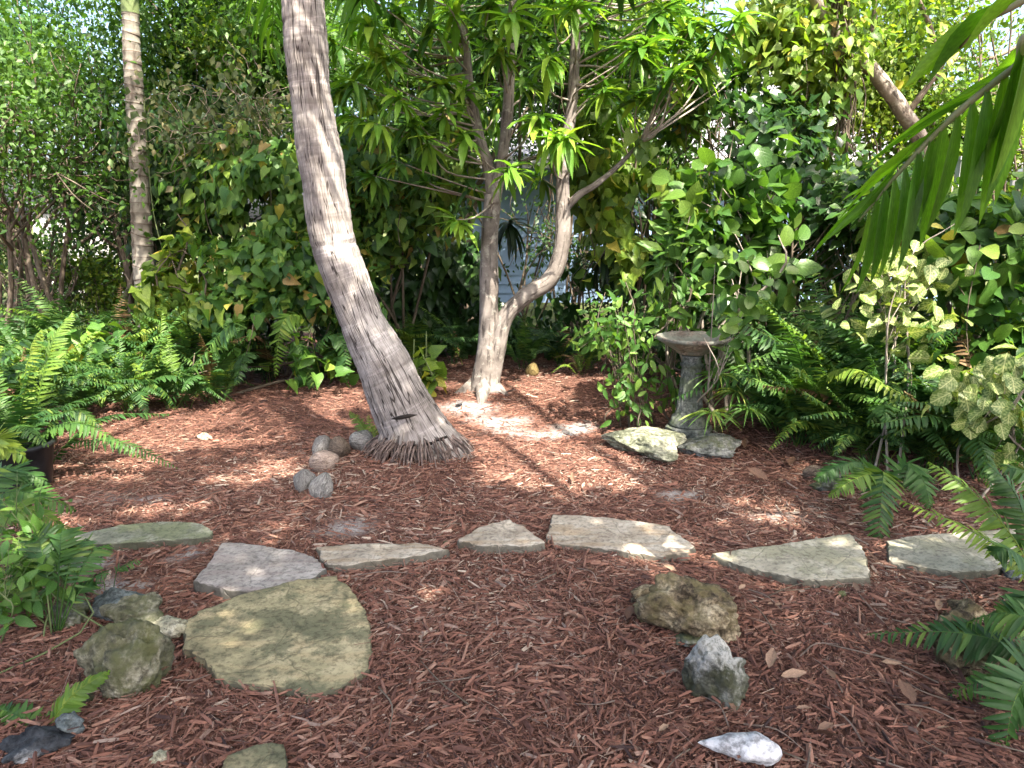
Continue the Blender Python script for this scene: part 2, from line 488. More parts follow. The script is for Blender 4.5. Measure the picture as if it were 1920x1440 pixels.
M['green_stem'] = plain_mat('green_stem', (0.06, 0.09, 0.03), (0.12, 0.15, 0.06), 10.0, 0.6)
M['root'] = plain_mat('palm_root', (0.06, 0.042, 0.036), (0.19, 0.145, 0.128), 25.0)
M['dark'] = plain_mat('hollow_shade', (0.008, 0.006, 0.005), (0.016, 0.012, 0.01), 20.0)  # near-black colour standing for shade in the bark slit and gap
M['fence'] = plain_mat('white_painted_wood', (0.36, 0.36, 0.35), (0.5, 0.5, 0.49), 9.0, 0.6)
M['pot'] = plain_mat('black_plastic', (0.012, 0.013, 0.015), (0.03, 0.032, 0.036), 6.0, 0.4)

def rock_mat(name, stops, scale=6.0, bstr=0.8, moss=None, speck=None, moss_lo=0.55, cap=None, cap_z=0.1):
    m, nt, out = newmat(name)
    tc = N(nt, 'TexCoord'); geo = N(nt, 'NewGeometry')
    n1 = N(nt, 'TexNoise', i_Scale=scale, i_Detail=8.0, i_Roughness=0.68)
    n2 = N(nt, 'TexNoise', i_Scale=scale * 6, i_Detail=6.0, i_Roughness=0.7)
    n3 = N(nt, 'TexVoronoi', i_Scale=scale * 5)
    for n in (n1, n2, n3): nt.links.new(tc.outputs['Object'], n.inputs['Vector'])
    col = ramp(nt, tight(stops, 0.6), n1.outputs[0]).outputs[0]
    col = mix(nt, 1.0, col, ramp(nt, [(0.40, (0.45, 0.45, 0.45)), (0.56, (1.2, 1.2, 1.2))], n2.outputs[0]).outputs[0], 'MULTIPLY')
    if moss:
        n4 = N(nt, 'TexNoise', i_Scale=scale * 0.8, i_Detail=7.0, i_Roughness=0.72)
        mp = N(nt, 'Mapping'); mp.inputs['Location'].default_value = (3.1, 1.7, 5.2)
        nt.links.new(tc.outputs['Object'], mp.inputs[0]); nt.links.new(mp.outputs[0], n4.inputs['Vector'])
        f = ramp(nt, [(moss_lo - 0.08, (0, 0, 0)), (moss_lo + 0.06, (1, 1, 1))], n4.outputs[0]).outputs[0]
        col = mix(nt, f, col, moss)
    if speck:
        f = ramp(nt, [(0.60, (0, 0, 0)), (0.66, (1, 1, 1))], n2.outputs[0]).outputs[0]
        col = mix(nt, mathn(nt, 'MULTIPLY', f, vb=0.8), col, speck)
    if cap:
        sz = N(nt, 'SeparateXYZ'); nt.links.new(tc.outputs['Object'], sz.inputs[0])
        f = mathn(nt, 'ADD', mathn(nt, 'MULTIPLY', mathn(nt, 'SUBTRACT', sz.outputs[2], vb=cap_z), vb=9.0), mathn(nt, 'MULTIPLY', mathn(nt, 'SUBTRACT', n1.outputs[0], vb=0.5), vb=3.2))
        f = mathn(nt, 'MULTIPLY', ramp(nt, [(0.0, (0, 0, 0)), (0.35, (1, 1, 1))], f).outputs[0], ramp(nt, [(0.42, (0.35, 0.35, 0.35)), (0.52, (1, 1, 1))], n2.outputs[0]).outputs[0])
        col = mix(nt, f, col, cap)
    h = mathn(nt, 'ADD', n1.outputs[0], mathn(nt, 'ADD', mathn(nt, 'MULTIPLY', n2.outputs[0], vb=0.5), mathn(nt, 'MULTIPLY', n3.outputs[0], vb=0.25)))
    principled(nt, out, col, 0.88, 0.25, h, bstr, 0.03)
    return m

M['rock_grey'] = rock_mat('grey_rock', [(0.3, (0.07, 0.075, 0.07)), (0.5, (0.17, 0.175, 0.165)), (0.7, (0.30, 0.30, 0.28))], 7.0, moss=(0.09, 0.10, 0.045))
M['rock_blue'] = rock_mat('bluish_rock', [(0.3, (0.06, 0.075, 0.078)), (0.7, (0.18, 0.205, 0.205))], 7.0)
M['rock_green'] = rock_mat('mossy_rock', [(0.3, (0.045, 0.045, 0.03)), (0.46, (0.13, 0.125, 0.085)), (0.62, (0.24, 0.23, 0.17)), (0.78, (0.42, 0.41, 0.33))], 7.0, moss=(0.085, 0.09, 0.04))
M['rock_pale'] = rock_mat('pale_rock', [(0.3, (0.17, 0.165, 0.11)), (0.5, (0.36, 0.34, 0.24)), (0.7, (0.5, 0.47, 0.36))], 6.0, speck=(0.08, 0.075, 0.05))
M['rock_brown'] = rock_mat('brown_pitted_rock', [(0.3, (0.035, 0.026, 0.016)), (0.45, (0.16, 0.125, 0.08)), (0.58, (0.32, 0.265, 0.17)), (0.72, (0.48, 0.41, 0.28))], 9.0, 1.0, moss=(0.15, 0.125, 0.06))
M['rock_white'] = rock_mat('white_topped_rock', [(0.3, (0.045, 0.05, 0.036)), (0.5, (0.12, 0.125, 0.10)), (0.68, (0.27, 0.28, 0.25))], 7.0, 1.0, moss=(0.06, 0.065, 0.035), moss_lo=0.56, cap=(0.38, 0.39, 0.37), cap_z=0.10)
M['rock_black'] = rock_mat('black_rock', [(0.3, (0.018, 0.02, 0.024)), (0.6, (0.05, 0.055, 0.062)), (0.72, (0.3, 0.31, 0.32))], 4.0)
M['rock_lichen'] = rock_mat('lichen_speckled_rock', [(0.3, (0.10, 0.11, 0.07)), (0.5, (0.19, 0.20, 0.14)), (0.7, (0.3, 0.3, 0.23))], 6.0, 0.5, speck=(0.5, 0.5, 0.42))
M['shell'] = rock_mat('weathered_shell', [(0.3, (0.34, 0.35, 0.37)), (0.7, (0.55, 0.56, 0.58))], 5.0, 0.3)
M['concrete'] = rock_mat('weathered_concrete', [(0.3, (0.045, 0.052, 0.048)), (0.5, (0.095, 0.105, 0.098)), (0.7, (0.19, 0.198, 0.185))], 8.0, 0.4, moss=(0.09, 0.11, 0.07))
M['bowl'] = rock_mat('weathered_bowl', [(0.3, (0.09, 0.07, 0.06)), (0.5, (0.18, 0.14, 0.12)), (0.7, (0.28, 0.245, 0.22))], 9.0, 0.4, moss=(0.15, 0.16, 0.14), moss_lo=.5)

def slab_mat(name, base, dark, light, streak=None, moss=None, blotch=0.5):
    m, nt, out = newmat(name)
    tc = N(nt, 'TexCoord')
    mp = N(nt, 'Mapping'); mp.inputs['Scale'].default_value = (2.0, 9.0, 4.0); mp.inputs['Rotation'].default_value = (0, 0, 0.5)
    nt.links.new(tc.outputs['Object'], mp.inputs[0])
    n0 = N(nt, 'TexNoise', i_Scale=1.4, i_Detail=6.0, i_Roughness=0.6, i_Distortion=0.8)
    nt.links.new(mp.outputs[0], n0.inputs['Vector'])
    n1 = N(nt, 'TexNoise', i_Scale=5.0, i_Detail=8.0, i_Roughness=0.7)
    n2 = N(nt, 'TexNoise', i_Scale=45.0, i_Detail=5.0, i_Roughness=0.7)
    for n in (n1, n2): nt.links.new(tc.outputs['Object'], n.inputs['Vector'])
    col = ramp(nt, [(0.38, dark), (0.5, base), (0.63, light)], n1.outputs[0]).outputs[0]
    if streak:
        f = ramp(nt, [(0.5, (0, 0, 0)), (0.6, (1, 1, 1))], n0.outputs[0]).outputs[0]
        col = mix(nt, mathn(nt, 'MULTIPLY', f, vb=0.65), col, streak)
    if moss:
        n4 = N(nt, 'TexNoise', i_Scale=3.4, i_Detail=8.0, i_Roughness=0.72)
        mq = N(nt, 'Mapping'); mq.inputs['Location'].default_value = (7.3, 2.2, 0.4)
        nt.links.new(tc.outputs['Object'], mq.inputs[0]); nt.links.new(mq.outputs[0], n4.inputs['Vector'])
        f = ramp(nt, [(blotch - 0.03, (0, 0, 0)), (blotch + 0.05, (1, 1, 1))], n4.outputs[0]).outputs[0]
        col = mix(nt, mathn(nt, 'MULTIPLY', f, vb=0.8), col, moss)
    col = mix(nt, 1.0, col, ramp(nt, [(0.38, (0.6, 0.6, 0.6)), (0.52, (1.08, 1.08, 1.08))], n2.outputs[0]).outputs[0], 'MULTIPLY')
    vo = N(nt, 'TexVoronoi', i_Scale=2.1); vo.feature = 'DISTANCE_TO_EDGE'
    dn = N(nt, 'TexNoise', i_Scale=6.0, i_Detail=4.0)
    nt.links.new(tc.outputs['Object'], dn.inputs['Vector'])
    dm = N(nt, 'VectorMath', operation='MULTIPLY_ADD'); dm.inputs[1].default_value = (0.16, 0.16, 0.16)
    nt.links.new(dn.outputs['Color'], dm.inputs[0]); nt.links.new(tc.outputs['Object'], dm.inputs[2]); nt.links.new(dm.outputs[0], vo.inputs['Vector'])
    ck = ramp(nt, [(0.002, (0, 0, 0)), (0.008, (1, 1, 1))], vo.outputs[0]).outputs[0]
    col = mix(nt, mathn(nt, 'MULTIPLY', mathn(nt, 'SUBTRACT', va=1.0, b=ck), vb=0.55), col, dark)
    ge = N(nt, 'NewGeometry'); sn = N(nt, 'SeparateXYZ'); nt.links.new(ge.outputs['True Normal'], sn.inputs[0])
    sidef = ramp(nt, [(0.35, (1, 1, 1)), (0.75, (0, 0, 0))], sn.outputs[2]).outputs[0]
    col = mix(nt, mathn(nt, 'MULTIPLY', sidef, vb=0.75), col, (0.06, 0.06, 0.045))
    h = mathn(nt, 'ADD', mathn(nt, 'ADD', ck, mathn(nt, 'MULTIPLY', n0.outputs[0], vb=0.7)), mathn(nt, 'MULTIPLY', n2.outputs[0], vb=0.35))
    principled(nt, out, col, 0.85, 0.25, h, 0.5, 0.012)
    return m

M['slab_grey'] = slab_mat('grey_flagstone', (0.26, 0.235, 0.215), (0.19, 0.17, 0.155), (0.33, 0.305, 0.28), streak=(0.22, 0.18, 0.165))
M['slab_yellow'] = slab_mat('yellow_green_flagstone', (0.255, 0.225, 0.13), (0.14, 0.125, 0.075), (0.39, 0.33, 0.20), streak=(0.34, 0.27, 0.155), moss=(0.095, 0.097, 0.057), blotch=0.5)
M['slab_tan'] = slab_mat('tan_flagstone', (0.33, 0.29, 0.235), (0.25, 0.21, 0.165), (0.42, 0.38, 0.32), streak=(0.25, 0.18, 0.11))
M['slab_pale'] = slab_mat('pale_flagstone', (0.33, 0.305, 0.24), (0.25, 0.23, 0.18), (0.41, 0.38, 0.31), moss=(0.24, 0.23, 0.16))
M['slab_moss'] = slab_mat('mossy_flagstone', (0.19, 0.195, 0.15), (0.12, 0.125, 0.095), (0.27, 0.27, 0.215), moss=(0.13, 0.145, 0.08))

def husk_mat(name, c1, c2, c3):
    m, nt, out = newmat(name)
    uv = N(nt, 'UVMap')
    mp = N(nt, 'Mapping'); mp.inputs['Scale'].default_value = (46, 2.5, 1)
    nt.links.new(uv.outputs[0], mp.inputs[0])
    n1 = N(nt, 'TexNoise', i_Scale=1.0, i_Detail=5.0, i_Roughness=0.6, i_Distortion=0.6)
    nt.links.new(mp.outputs[0], n1.inputs['Vector'])
    tc = N(nt, 'TexCoord')
    n2 = N(nt, 'TexNoise', i_Scale=9.0, i_Detail=5.0, i_Roughness=0.6)
    nt.links.new(tc.outputs['Object'], n2.inputs['Vector'])
    col = ramp(nt, [(0.38, c1), (0.52, c2), (0.64, c3)], mathn(nt, 'ADD', mathn(nt, 'MULTIPLY', n1.outputs[0], vb=0.6), mathn(nt, 'MULTIPLY', n2.outputs[0], vb=0.4))).outputs[0]
    principled(nt, out, col, 0.8, 0.2, n1.outputs[0], 0.9, 0.02)
    return m
M['husk_grey'] = husk_mat('grey_husk', (0.10, 0.095, 0.085), (0.25, 0.24, 0.225), (0.37, 0.36, 0.34))
M['husk_tan'] = husk_mat('tan_husk', (0.17, 0.13, 0.105), (0.36, 0.28, 0.23), (0.48, 0.4, 0.34))
M['husk_brown'] = husk_mat('brown_husk', (0.06, 0.045, 0.035), (0.15, 0.115, 0.09), (0.24, 0.2, 0.16))
M['husk_olive'] = husk_mat('olive_husk', (0.10, 0.075, 0.03), (0.2, 0.15, 0.06), (0.28, 0.22, 0.1))

def mulch_mat():
    m, nt, out = newmat('mulch_chip')
    a = N(nt, 'Attribute', attribute_name='tint')
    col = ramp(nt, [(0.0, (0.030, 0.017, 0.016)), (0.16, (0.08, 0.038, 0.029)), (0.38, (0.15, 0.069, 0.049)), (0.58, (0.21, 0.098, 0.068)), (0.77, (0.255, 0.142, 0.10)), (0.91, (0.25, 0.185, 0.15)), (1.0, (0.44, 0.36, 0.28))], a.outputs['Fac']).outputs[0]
    uv = N(nt, 'UVMap')
    mp = N(nt, 'Mapping'); mp.inputs['Scale'].default_value = (14, 1.6, 1)
    nt.links.new(uv.outputs[0], mp.inputs[0])
    n1 = N(nt, 'TexNoise', i_Scale=1.0, i_Detail=4.0)
    tc = N(nt, 'TexCoord')
    n2 = N(nt, 'TexNoise', i_Scale=60.0, i_Detail=3.0)
    nt.links.new(mp.outputs[0], n1.inputs['Vector']); nt.links.new(tc.outputs['Object'], n2.inputs['Vector'])
    col = mix(nt, 1.0, col, ramp(nt, [(0.3, (0.6, 0.6, 0.6)), (0.65, (1.2, 1.2, 1.2))], n1.outputs[0]).outputs[0], 'MULTIPLY')
    col = mix(nt, 1.0, col, ramp(nt, [(0.3, (0.75, 0.75, 0.78)), (0.65, (1.15, 1.15, 1.15))], n2.outputs[0]).outputs[0], 'MULTIPLY')
    principled(nt, out, col, 0.75, 0.3, n1.outputs[0], 0.4, 0.004)
    return m
M['mulch'] = mulch_mat()

def ground_mat():
    m, nt, out = newmat('mulch_bed_soil')
    tc = N(nt, 'TexCoord')
    n1 = N(nt, 'TexNoise', i_Scale=2.2, i_Detail=6.0, i_Roughness=0.6)
    n2 = N(nt, 'TexNoise', i_Scale=55.0, i_Detail=6.0, i_Roughness=0.7)
    n3 = N(nt, 'TexNoise', i_Scale=0.8, i_Detail=5.0, i_Roughness=0.6)
    for n in (n1, n2, n3): nt.links.new(tc.outputs['Object'], n.inputs['Vector'])
    col = ramp(nt, [(0.3, (0.035, 0.018, 0.014)), (0.5, (0.10, 0.048, 0.036)), (0.7, (0.18, 0.10, 0.075))], n2.outputs[0]).outputs[0]
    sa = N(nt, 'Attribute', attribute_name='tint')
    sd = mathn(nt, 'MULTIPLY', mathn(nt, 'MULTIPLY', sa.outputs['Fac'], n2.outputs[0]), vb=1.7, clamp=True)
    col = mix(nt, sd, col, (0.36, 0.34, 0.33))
    # beyond the garden: pale dry lawn
    sep = N(nt, 'SeparateXYZ'); nt.links.new(tc.outputs['Object'], sep.inputs[0])
    far = mathn(nt, 'GREATER_THAN', mathn(nt, 'ADD', sep.outputs[1], n3.outputs[0]), vb=10.5)
    lawn = ramp(nt, [(0.3, (0.05, 0.075, 0.02)), (0.7, (0.12, 0.13, 0.05))], n2.outputs[0]).outputs[0]
    col = mix(nt, far, col, lawn)
    principled(nt, out, col, 0.9, 0.15, n2.outputs[0], 0.8, 0.02)
    return m
M['ground'] = ground_mat()

# ------------------------------------------------------------------ ground
def build_ground():
    xs = np.concatenate([[-600, -120, -40, -16], np.linspace(-9, 9, 150), [16, 40, 120, 600]])
    ys = np.concatenate([[-400, -60, -15, -5], np.linspace(-2, 11, 120), [16, 30, 80, 250, 900]])
    X, Y = np.meshgrid(xs, ys)
    Z = gz(X, Y)
    V = np.stack([X.ravel(), Y.ravel(), Z.ravel()], 1)
    nx, ny = len(xs), len(ys)
    i, j = np.meshgrid(np.arange(ny - 1), np.arange(nx - 1), indexing='ij')
    a = (i * nx + j).ravel()
    T = np.concatenate([np.stack([a, a + 1, a + nx + 1], 1), np.stack([a, a + nx + 1, a + nx], 1)])
    o = link('ground', make_mesh('ground', V, T, V[:, :2], sand(V[:, 0], V[:, 1]), True, M['ground']))
    tag(o, 'mulched garden ground sloping gently under the plants', None, None, 'structure')

# flagstones: outlines in photograph coordinates, laid on the ground
SLABS = [
    ('slab_moss', [(128, 1008), (150, 1000), (225, 983), (305, 975), (375, 978), (400, 992), (392, 1004), (330, 1009), (220, 1016), (140, 1019)], 'long mossy grey-green flagstone at the far left end of the path'),
    ('slab_grey', [(362, 1090), (395, 1050), (415, 1016), (455, 1015), (540, 1027), (590, 1042), (611, 1067), (575, 1090), (500, 1109), (425, 1108)], 'flat pinkish grey flagstone just behind the large yellow-green one'),
    ('slab_yellow', [(345, 1212), (350, 1170), (372, 1150), (470, 1115), (560, 1094), (630, 1087), (655, 1110), (688, 1150), (697, 1190), (692, 1255), (640, 1290), (575, 1306), (535, 1290), (415, 1277), (385, 1240)], 'large yellow-green weathered flagstone with mossy blotches in the near path'),
    ('slab_tan', [(592, 1026), (680, 1020), (790, 1022), (842, 1034), (760, 1048), (650, 1064), (612, 1058)], 'thin wedge of pale tan flagstone pointing right beside the grey one'),
    ('slab_tan', [(858, 1017), (900, 993), (955, 979), (985, 995), (1022, 1024), (985, 1031), (905, 1028)], 'small triangular tan flagstone with brown streaks in the middle of the path'),
    ('slab_tan', [(1026, 1008), (1036, 966), (1140, 972), (1255, 988), (1302, 1024), (1290, 1036), (1235, 1043), (1150, 1032), (1040, 1019)], 'broad tan and brown banded flagstone right of the triangular one'),
    ('slab_pale', [(1334, 1040), (1430, 1028), (1500, 1018), (1592, 1005), (1620, 1035), (1630, 1086), (1560, 1090), (1505, 1091), (1440, 1075), (1380, 1060)], 'pale pointed flagstone with a few dark crumbs on top'),
    ('slab_pale', [(1662, 1012), (1720, 1003), (1830, 996), (1905, 990), (1912, 1030), (1880, 1068), (1850, 1073), (1800, 1076), (1740, 1066), (1668, 1052)], 'cracked pale green-grey flagstone under the fern at the right edge'),
    ('slab_yellow', [(400, 1462), (425, 1420), (470, 1405), (510, 1396), (535, 1400), (534, 1440), (528, 1475), (450, 1485)], 'corner of a mossy yellow flagstone at the bottom edge of the view'),
]
slab_polys = []
def build_slab(i, mat, pts, label):
    P = np.array([gp(x, y, 0.03)[:2] for x, y in pts])
    c = P.mean(0)
    n = len(P)
    out = []
    r = np.random.default_rng(100 + i)
    size = np.linalg.norm(P - c, axis=1).mean()
    for k in range(n):
        a, b = P[k], P[(k + 1) % n]
        m = 9
        nrm = np.array([b[1] - a[1], a[0] - b[0]]); nrm /= np.linalg.norm(nrm) + 1e-9
        for j in range(m):
            t = j / m
            p = a + (b - a) * t
            q = p * 22
            w = 0.010 * vnoise((q[0], q[1], i * 3.3), 1.0, 3) * min(1, size / 0.2)
            out.append(p + nrm * w)
    O = np.array(out)
    slab_polys.append(O.copy())
    K = len(O)
    th = 0.038
    zbase = float(gz(c[0], c[1]))
    rings = [(1.01, -0.02, 0), (1.012, th * 0.45, 1), (1.0, th * 0.8, 1), (0.993, th * 0.97, 1), (0.97, th, 1), (0.8, th, 1), (0.6, th, 1), (0.4, th, 1), (0.2, th, 1)]
    V = []
    tilt = r.normal(size=2) * 0.012
    for s, z, f in rings:
        for p in O:
            q = c + (p - c) * s
            dz = 0.0
            if f:
                dz = 0.007 * vnoise((q[0] * 7, q[1] * 7, i), 1.0, 4) + (q - c) @ tilt
                if s > 0.99: q = q + 0.006 * vnoise((q[0] * 40, q[1] * 40, z * 60), 1, 2)
            V.append((q[0], q[1], zbase + z + dz))
    V.append((c[0], c[1], zbase + th + 0.007 * vnoise((c[0] * 7, c[1] * 7, i), 1.0, 4)))
    T = []
    for k in range(len(rings) - 1):
        for j in range(K):
            j2 = (j + 1) % K
            a, b, d, e = k * K + j, k * K + j2, (k + 1) * K + j2, (k + 1) * K + j
            T += [(a, b, d), (a, d, e)]
    l = (len(rings) - 1) * K
    for j in range(K): T.append((l + j, l + (j + 1) % K, len(V) - 1))
    V = np.array(V); T = np.array(T)
    # outward facing
    e1 = V[T[-1][1]] - V[T[-1][0]]; e2 = V[T[-1][2]] - V[T[-1][0]]
    if np.cross(e1, e2)[2] < 0: T = T[:, ::-1]
    org = np.array([c[0], c[1], zbase])
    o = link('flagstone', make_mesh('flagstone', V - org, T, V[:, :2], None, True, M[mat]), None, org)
    tag(o, label, 'flagstone', 'flagstones of the garden path')
    return o
for i, (mt, pts, lab) in enumerate(SLABS): build_slab(i, mt, pts, lab)

def in_slab(XY, grow=1.0):
    inside = np.zeros(len(XY), bool)
    for O in slab_polys:
        c = O.mean(0)
        Q = c + (O - c) * grow
        lo, hi = Q.min(0), Q.max(0)
        cand = np.where((XY > lo).all(1) & (XY < hi).all(1))[0]
        if not len(cand): continue
        x, y = XY[cand, 0], XY[cand, 1]
        w = np.zeros(len(cand), bool)
        for k in range(len(Q)):
            x1, y1 = Q[k]; x2, y2 = Q[(k + 1) % len(Q)]
            hit = ((y1 > y) != (y2 > y)) & (x < (x2 - x1) * (y - y1) / (y2 - y1 + 1e-12) + x1)
            w ^= hit
        inside[cand] |= w
    return inside

# pale sandy patches showing through and ellipses where chips get a paler straw tint, both in ground coordinates
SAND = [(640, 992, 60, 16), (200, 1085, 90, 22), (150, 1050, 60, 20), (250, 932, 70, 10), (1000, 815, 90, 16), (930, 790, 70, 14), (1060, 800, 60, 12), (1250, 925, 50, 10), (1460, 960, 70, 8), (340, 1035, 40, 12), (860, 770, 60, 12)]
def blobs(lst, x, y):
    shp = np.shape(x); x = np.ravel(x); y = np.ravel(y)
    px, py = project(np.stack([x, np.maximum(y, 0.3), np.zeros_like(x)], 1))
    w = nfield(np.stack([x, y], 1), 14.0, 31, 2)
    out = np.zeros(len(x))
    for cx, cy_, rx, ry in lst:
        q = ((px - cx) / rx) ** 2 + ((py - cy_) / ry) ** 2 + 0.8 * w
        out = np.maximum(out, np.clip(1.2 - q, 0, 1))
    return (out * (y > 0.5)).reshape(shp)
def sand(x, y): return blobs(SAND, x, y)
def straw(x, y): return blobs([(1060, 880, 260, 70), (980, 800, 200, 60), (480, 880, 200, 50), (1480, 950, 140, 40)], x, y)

# mulch chips
def chip_tpl(seed, keep=(0, 1, 3)):
    r = np.random.default_rng(seed)
    xs = [0.30 + 0.25 * r.random(), 0.42 + 0.1 * r.random(), 0.38 + 0.15 * r.random(), 0.2 + 0.3 * r.random()]
    ys = [-0.5, -0.2 + 0.1 * r.normal() * 0.5, 0.15 + 0.05 * r.normal(), 0.5]
    xs, ys = [xs[k] for k in keep], [ys[k] for k in keep]
    bend = 0.25 * r.normal()
    V, U = [], []
    for x, y in zip(xs, ys):
        b = bend * (y * y - 0.1)
        tip = 0.35 if abs(y) > 0.4 else 1.0
        V += [(-x + b, y + 0.05 * r.normal(), -0.5), (0.1 * r.normal() + b, y, 0.5 * tip), (x + b, y + 0.05 * r.normal(), -0.5)]
        U += [(0, y + 0.5), (0.5, y + 0.5), (1, y + 0.5)]
    T = []
    for k in range(len(keep) - 1):
        a, b = 3 * k, 3 * k + 3
        T += [(a, a + 1, b + 1), (a, b + 1, b), (a + 1, a + 2, b + 2), (a + 1, b + 2, b + 1)]
    return np.array(V, float), np.array(T), np.array(U, float)

def build_mulch():
    tpls = [chip_tpl(s, (0, 1, 3) if s % 2 else (0, 2, 3)) for s in range(6)] + [chip_tpl(s, (0, 3)) for s in (6, 7)]
    bands = [(1.35, 2.2, 11500), (2.2, 3.0, 9800), (3.0, 4.0, 7200), (4.0, 5.2, 5000), (5.2, 6.6, 3300), (6.6, 8.4, 1500)]
    P = []
    for y0, y1, dens in bands:
        w1 = 0.74 * y1 + 0.45
        n = int((y1 - y0) * 2 * w1 * dens)
        x = rng.uniform(-w1, w1, n); y = rng.uniform(y0, y1, n)
        k = np.abs(x) < 0.74 * y + 0.45
        P.append(np.stack([x[k], y[k]], 1))
    P = np.concatenate(P)
    P = P[~in_slab(P, 0.962)]
    # thinner cover over the sandy patches
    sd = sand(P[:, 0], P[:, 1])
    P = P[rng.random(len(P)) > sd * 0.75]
    n = len(P)
    L = np.exp(rng.normal(-3.58, 0.5, n))
    L = np.clip(L, 0.010, 0.11)
    needle = rng.random(n) < 0.22
    Wd = np.clip(L * np.exp(rng.normal(-1.95, 0.4, n)), 0.0022, 0.011)
    Wd = np.where(needle, 0.0022, Wd); L = np.where(needle, L * 1.6, L)
    chunk = rng.random(n) < 0.014
    L = np.where(chunk, rng.uniform(.03, .085, n), L); Wd = np.where(chunk, rng.uniform(.010, .021, n), Wd)
    fines = rng.random(n) < 0.28
    L = np.where(fines, rng.uniform(.006, .016, n), L); Wd = np.where(fines, rng.uniform(.003, .008, n), Wd)
    H = Wd * rng.uniform(0.35, 0.9, n)
    ang = rng.uniform(0, 2 * math.pi, n) + 0.0
    flow = nfield(P, 3.0, 9, 1) * 1.6
    ang = np.where(rng.random(n) < 0.45, flow + rng.normal(0, 0.5, n) + math.pi / 2, ang)
    pit = rng.normal(0, 0.16, n)
    d = np.stack([np.cos(ang) * np.cos(pit), np.sin(ang) * np.cos(pit), np.sin(pit)], 1)
    up = np.stack([rng.normal(0, 0.3, n), rng.normal(0, 0.3, n), np.ones(n)], 1)
    R = frames(d, up)
    z = gz(P[:, 0], P[:, 1]) + H * 0.4 + rng.exponential(0.006, n) + np.abs(np.sin(pit)) * L * 0.35
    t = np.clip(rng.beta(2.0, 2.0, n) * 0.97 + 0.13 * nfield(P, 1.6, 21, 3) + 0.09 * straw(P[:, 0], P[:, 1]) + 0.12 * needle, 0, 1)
    P3 = np.stack([P[:, 0], P[:, 1], z], 1)
    bag = Bag()
    pick = np.where(needle | fines, rng.integers(6, 8, n), rng.integers(0, 6, n))
    for k, tp in enumerate(tpls):
        s = pick == k
        bag.stamp(tp, R[s], P3[s], np.stack([Wd[s], L[s], H[s]], 1), t[s])
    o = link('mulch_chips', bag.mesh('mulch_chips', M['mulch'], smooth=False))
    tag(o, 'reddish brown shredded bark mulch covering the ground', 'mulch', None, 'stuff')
build_ground()
build_mulch()

# ------------------------------------------------------------------ house, post and shed behind the planting
def box(cx, cy_, cz, sx, sy, sz):
    v = np.array([(x, y, z) for z in (-.5, .5) for y in (-.5, .5) for x in (-.5, .5)], float) * (sx, sy, sz) + (cx, cy_, cz)
    t = [(0, 2, 3), (0, 3, 1), (4, 5, 7), (4, 7, 6), (0, 1, 5), (0, 5, 4), (2, 6, 7), (2, 7, 3), (0, 4, 6), (0, 6, 2), (1, 3, 7), (1, 7, 5)]
    return v, np.array(t)

M['wall_blue'] = plain_mat('pale_blue_siding', (0.20, 0.29, 0.45), (0.23, 0.33, 0.50), 3.0, 0.7, 0.05)
M['roof'] = plain_mat('pale_grey_shingle', (0.15, 0.155, 0.175), (0.25, 0.255, 0.28), 12.0, 0.9, 0.3)
def build_house():
    root = thing('house', (3.6, 14.0, 0), 'pale blue house with light grey shingle roof glimpsed behind the trees', 'house')
    # wall of lap boards
    wall = Bag(); wall.add(*box(0, 0.35, 1.3, 10.4, 0.5, 2.6))
    w = link('wall', wall.mesh('wall', M['wall_blue'], False), root)
    bv, bt = box(0, 0, 0, 10.4, 0.03, 0.17)
    bv[bv[:, 2] < 0, 1] -= 0.015
    bm = make_mesh('board', bv, bt, None, None, False, M['wall_blue'])
    for k in range(15):
        link('board', bm, w, (0, 0.08, 0.09 + 0.172 * k))
    rf = Bag(); rf.add(*box(0, 1.9, 0, 11.2, 0.01, 0.01))
    # roof body as a slab along the slope
    y0, z0, y1, z1 = -0.5, 2.58, 4.4, 5.0
    L = math.hypot(y1 - y0, z1 - z0); ny, nz = -(z1 - z0) / L, (y1 - y0) / L
    V = []
    for s in (-5.6, 5.6):
        for (yy, zz) in ((y0, z0), (y1, z1)):
            V += [(s, yy, zz), (s, yy - ny * -0.12, zz - nz * 0.12)]
    V = np.array(V, float)
    T = np.array([(0, 2, 6), (0, 6, 4), (1, 5, 7), (1, 7, 3), (0, 4, 5), (0, 5, 1), (2, 3, 7), (2, 7, 6), (0, 1, 3), (0, 3, 2), (4, 6, 7), (4, 7, 5)])
    roof = link('roof', make_mesh('roof', V, T, None, None, False, M['roof']), root)
    nco = 26
    c = box(0, 0, 0, 1.0, L / nco * 1.15, 0.02)
    cm = make_mesh('shingle_course', c[0] * (11.2, 1, 1), c[1], None, None, False, M['roof'])
    th = math.atan2(z1 - z0, y1 - y0)
    for k in range(nco):
        t = (k + 0.5) / nco
        o = link('shingle_course', cm, roof, (0, y0 + (y1 - y0) * t - 0.012, z0 + (z1 - z0) * t + 0.028))
        o.rotation_euler = (th - 0.035, 0, 0)
    f = Bag(); f.add(*box(0, -0.52, 2.5, 11.2, 0.04, 0.2))
    link('fascia', f.mesh('fascia', M['fence'], False), root)
build_house()

def build_post():
    p = at(1806, 300, 5.6); g = at(1806, 700, 5.6)
    root = thing('garden_post', (p.x, 5.6, 0), 'slim white wooden post with a side rail behind the palm frond', 'post')
    b = Bag(); b.add(*box(0, 0, p.z / 2, 0.062, 0.062, p.z)); b.add(*box(0, 0, p.z + 0.012, 0.085, 0.085, 0.024))
    link('post', b.mesh('post', M['fence'], False), root)
    b = Bag(); b.add(*box(0.62, 0, p.z - 0.16, 0.5, 0.03, 0.035))
    link('rail', b.mesh('rail', M['fence'], False), root)
build_post()

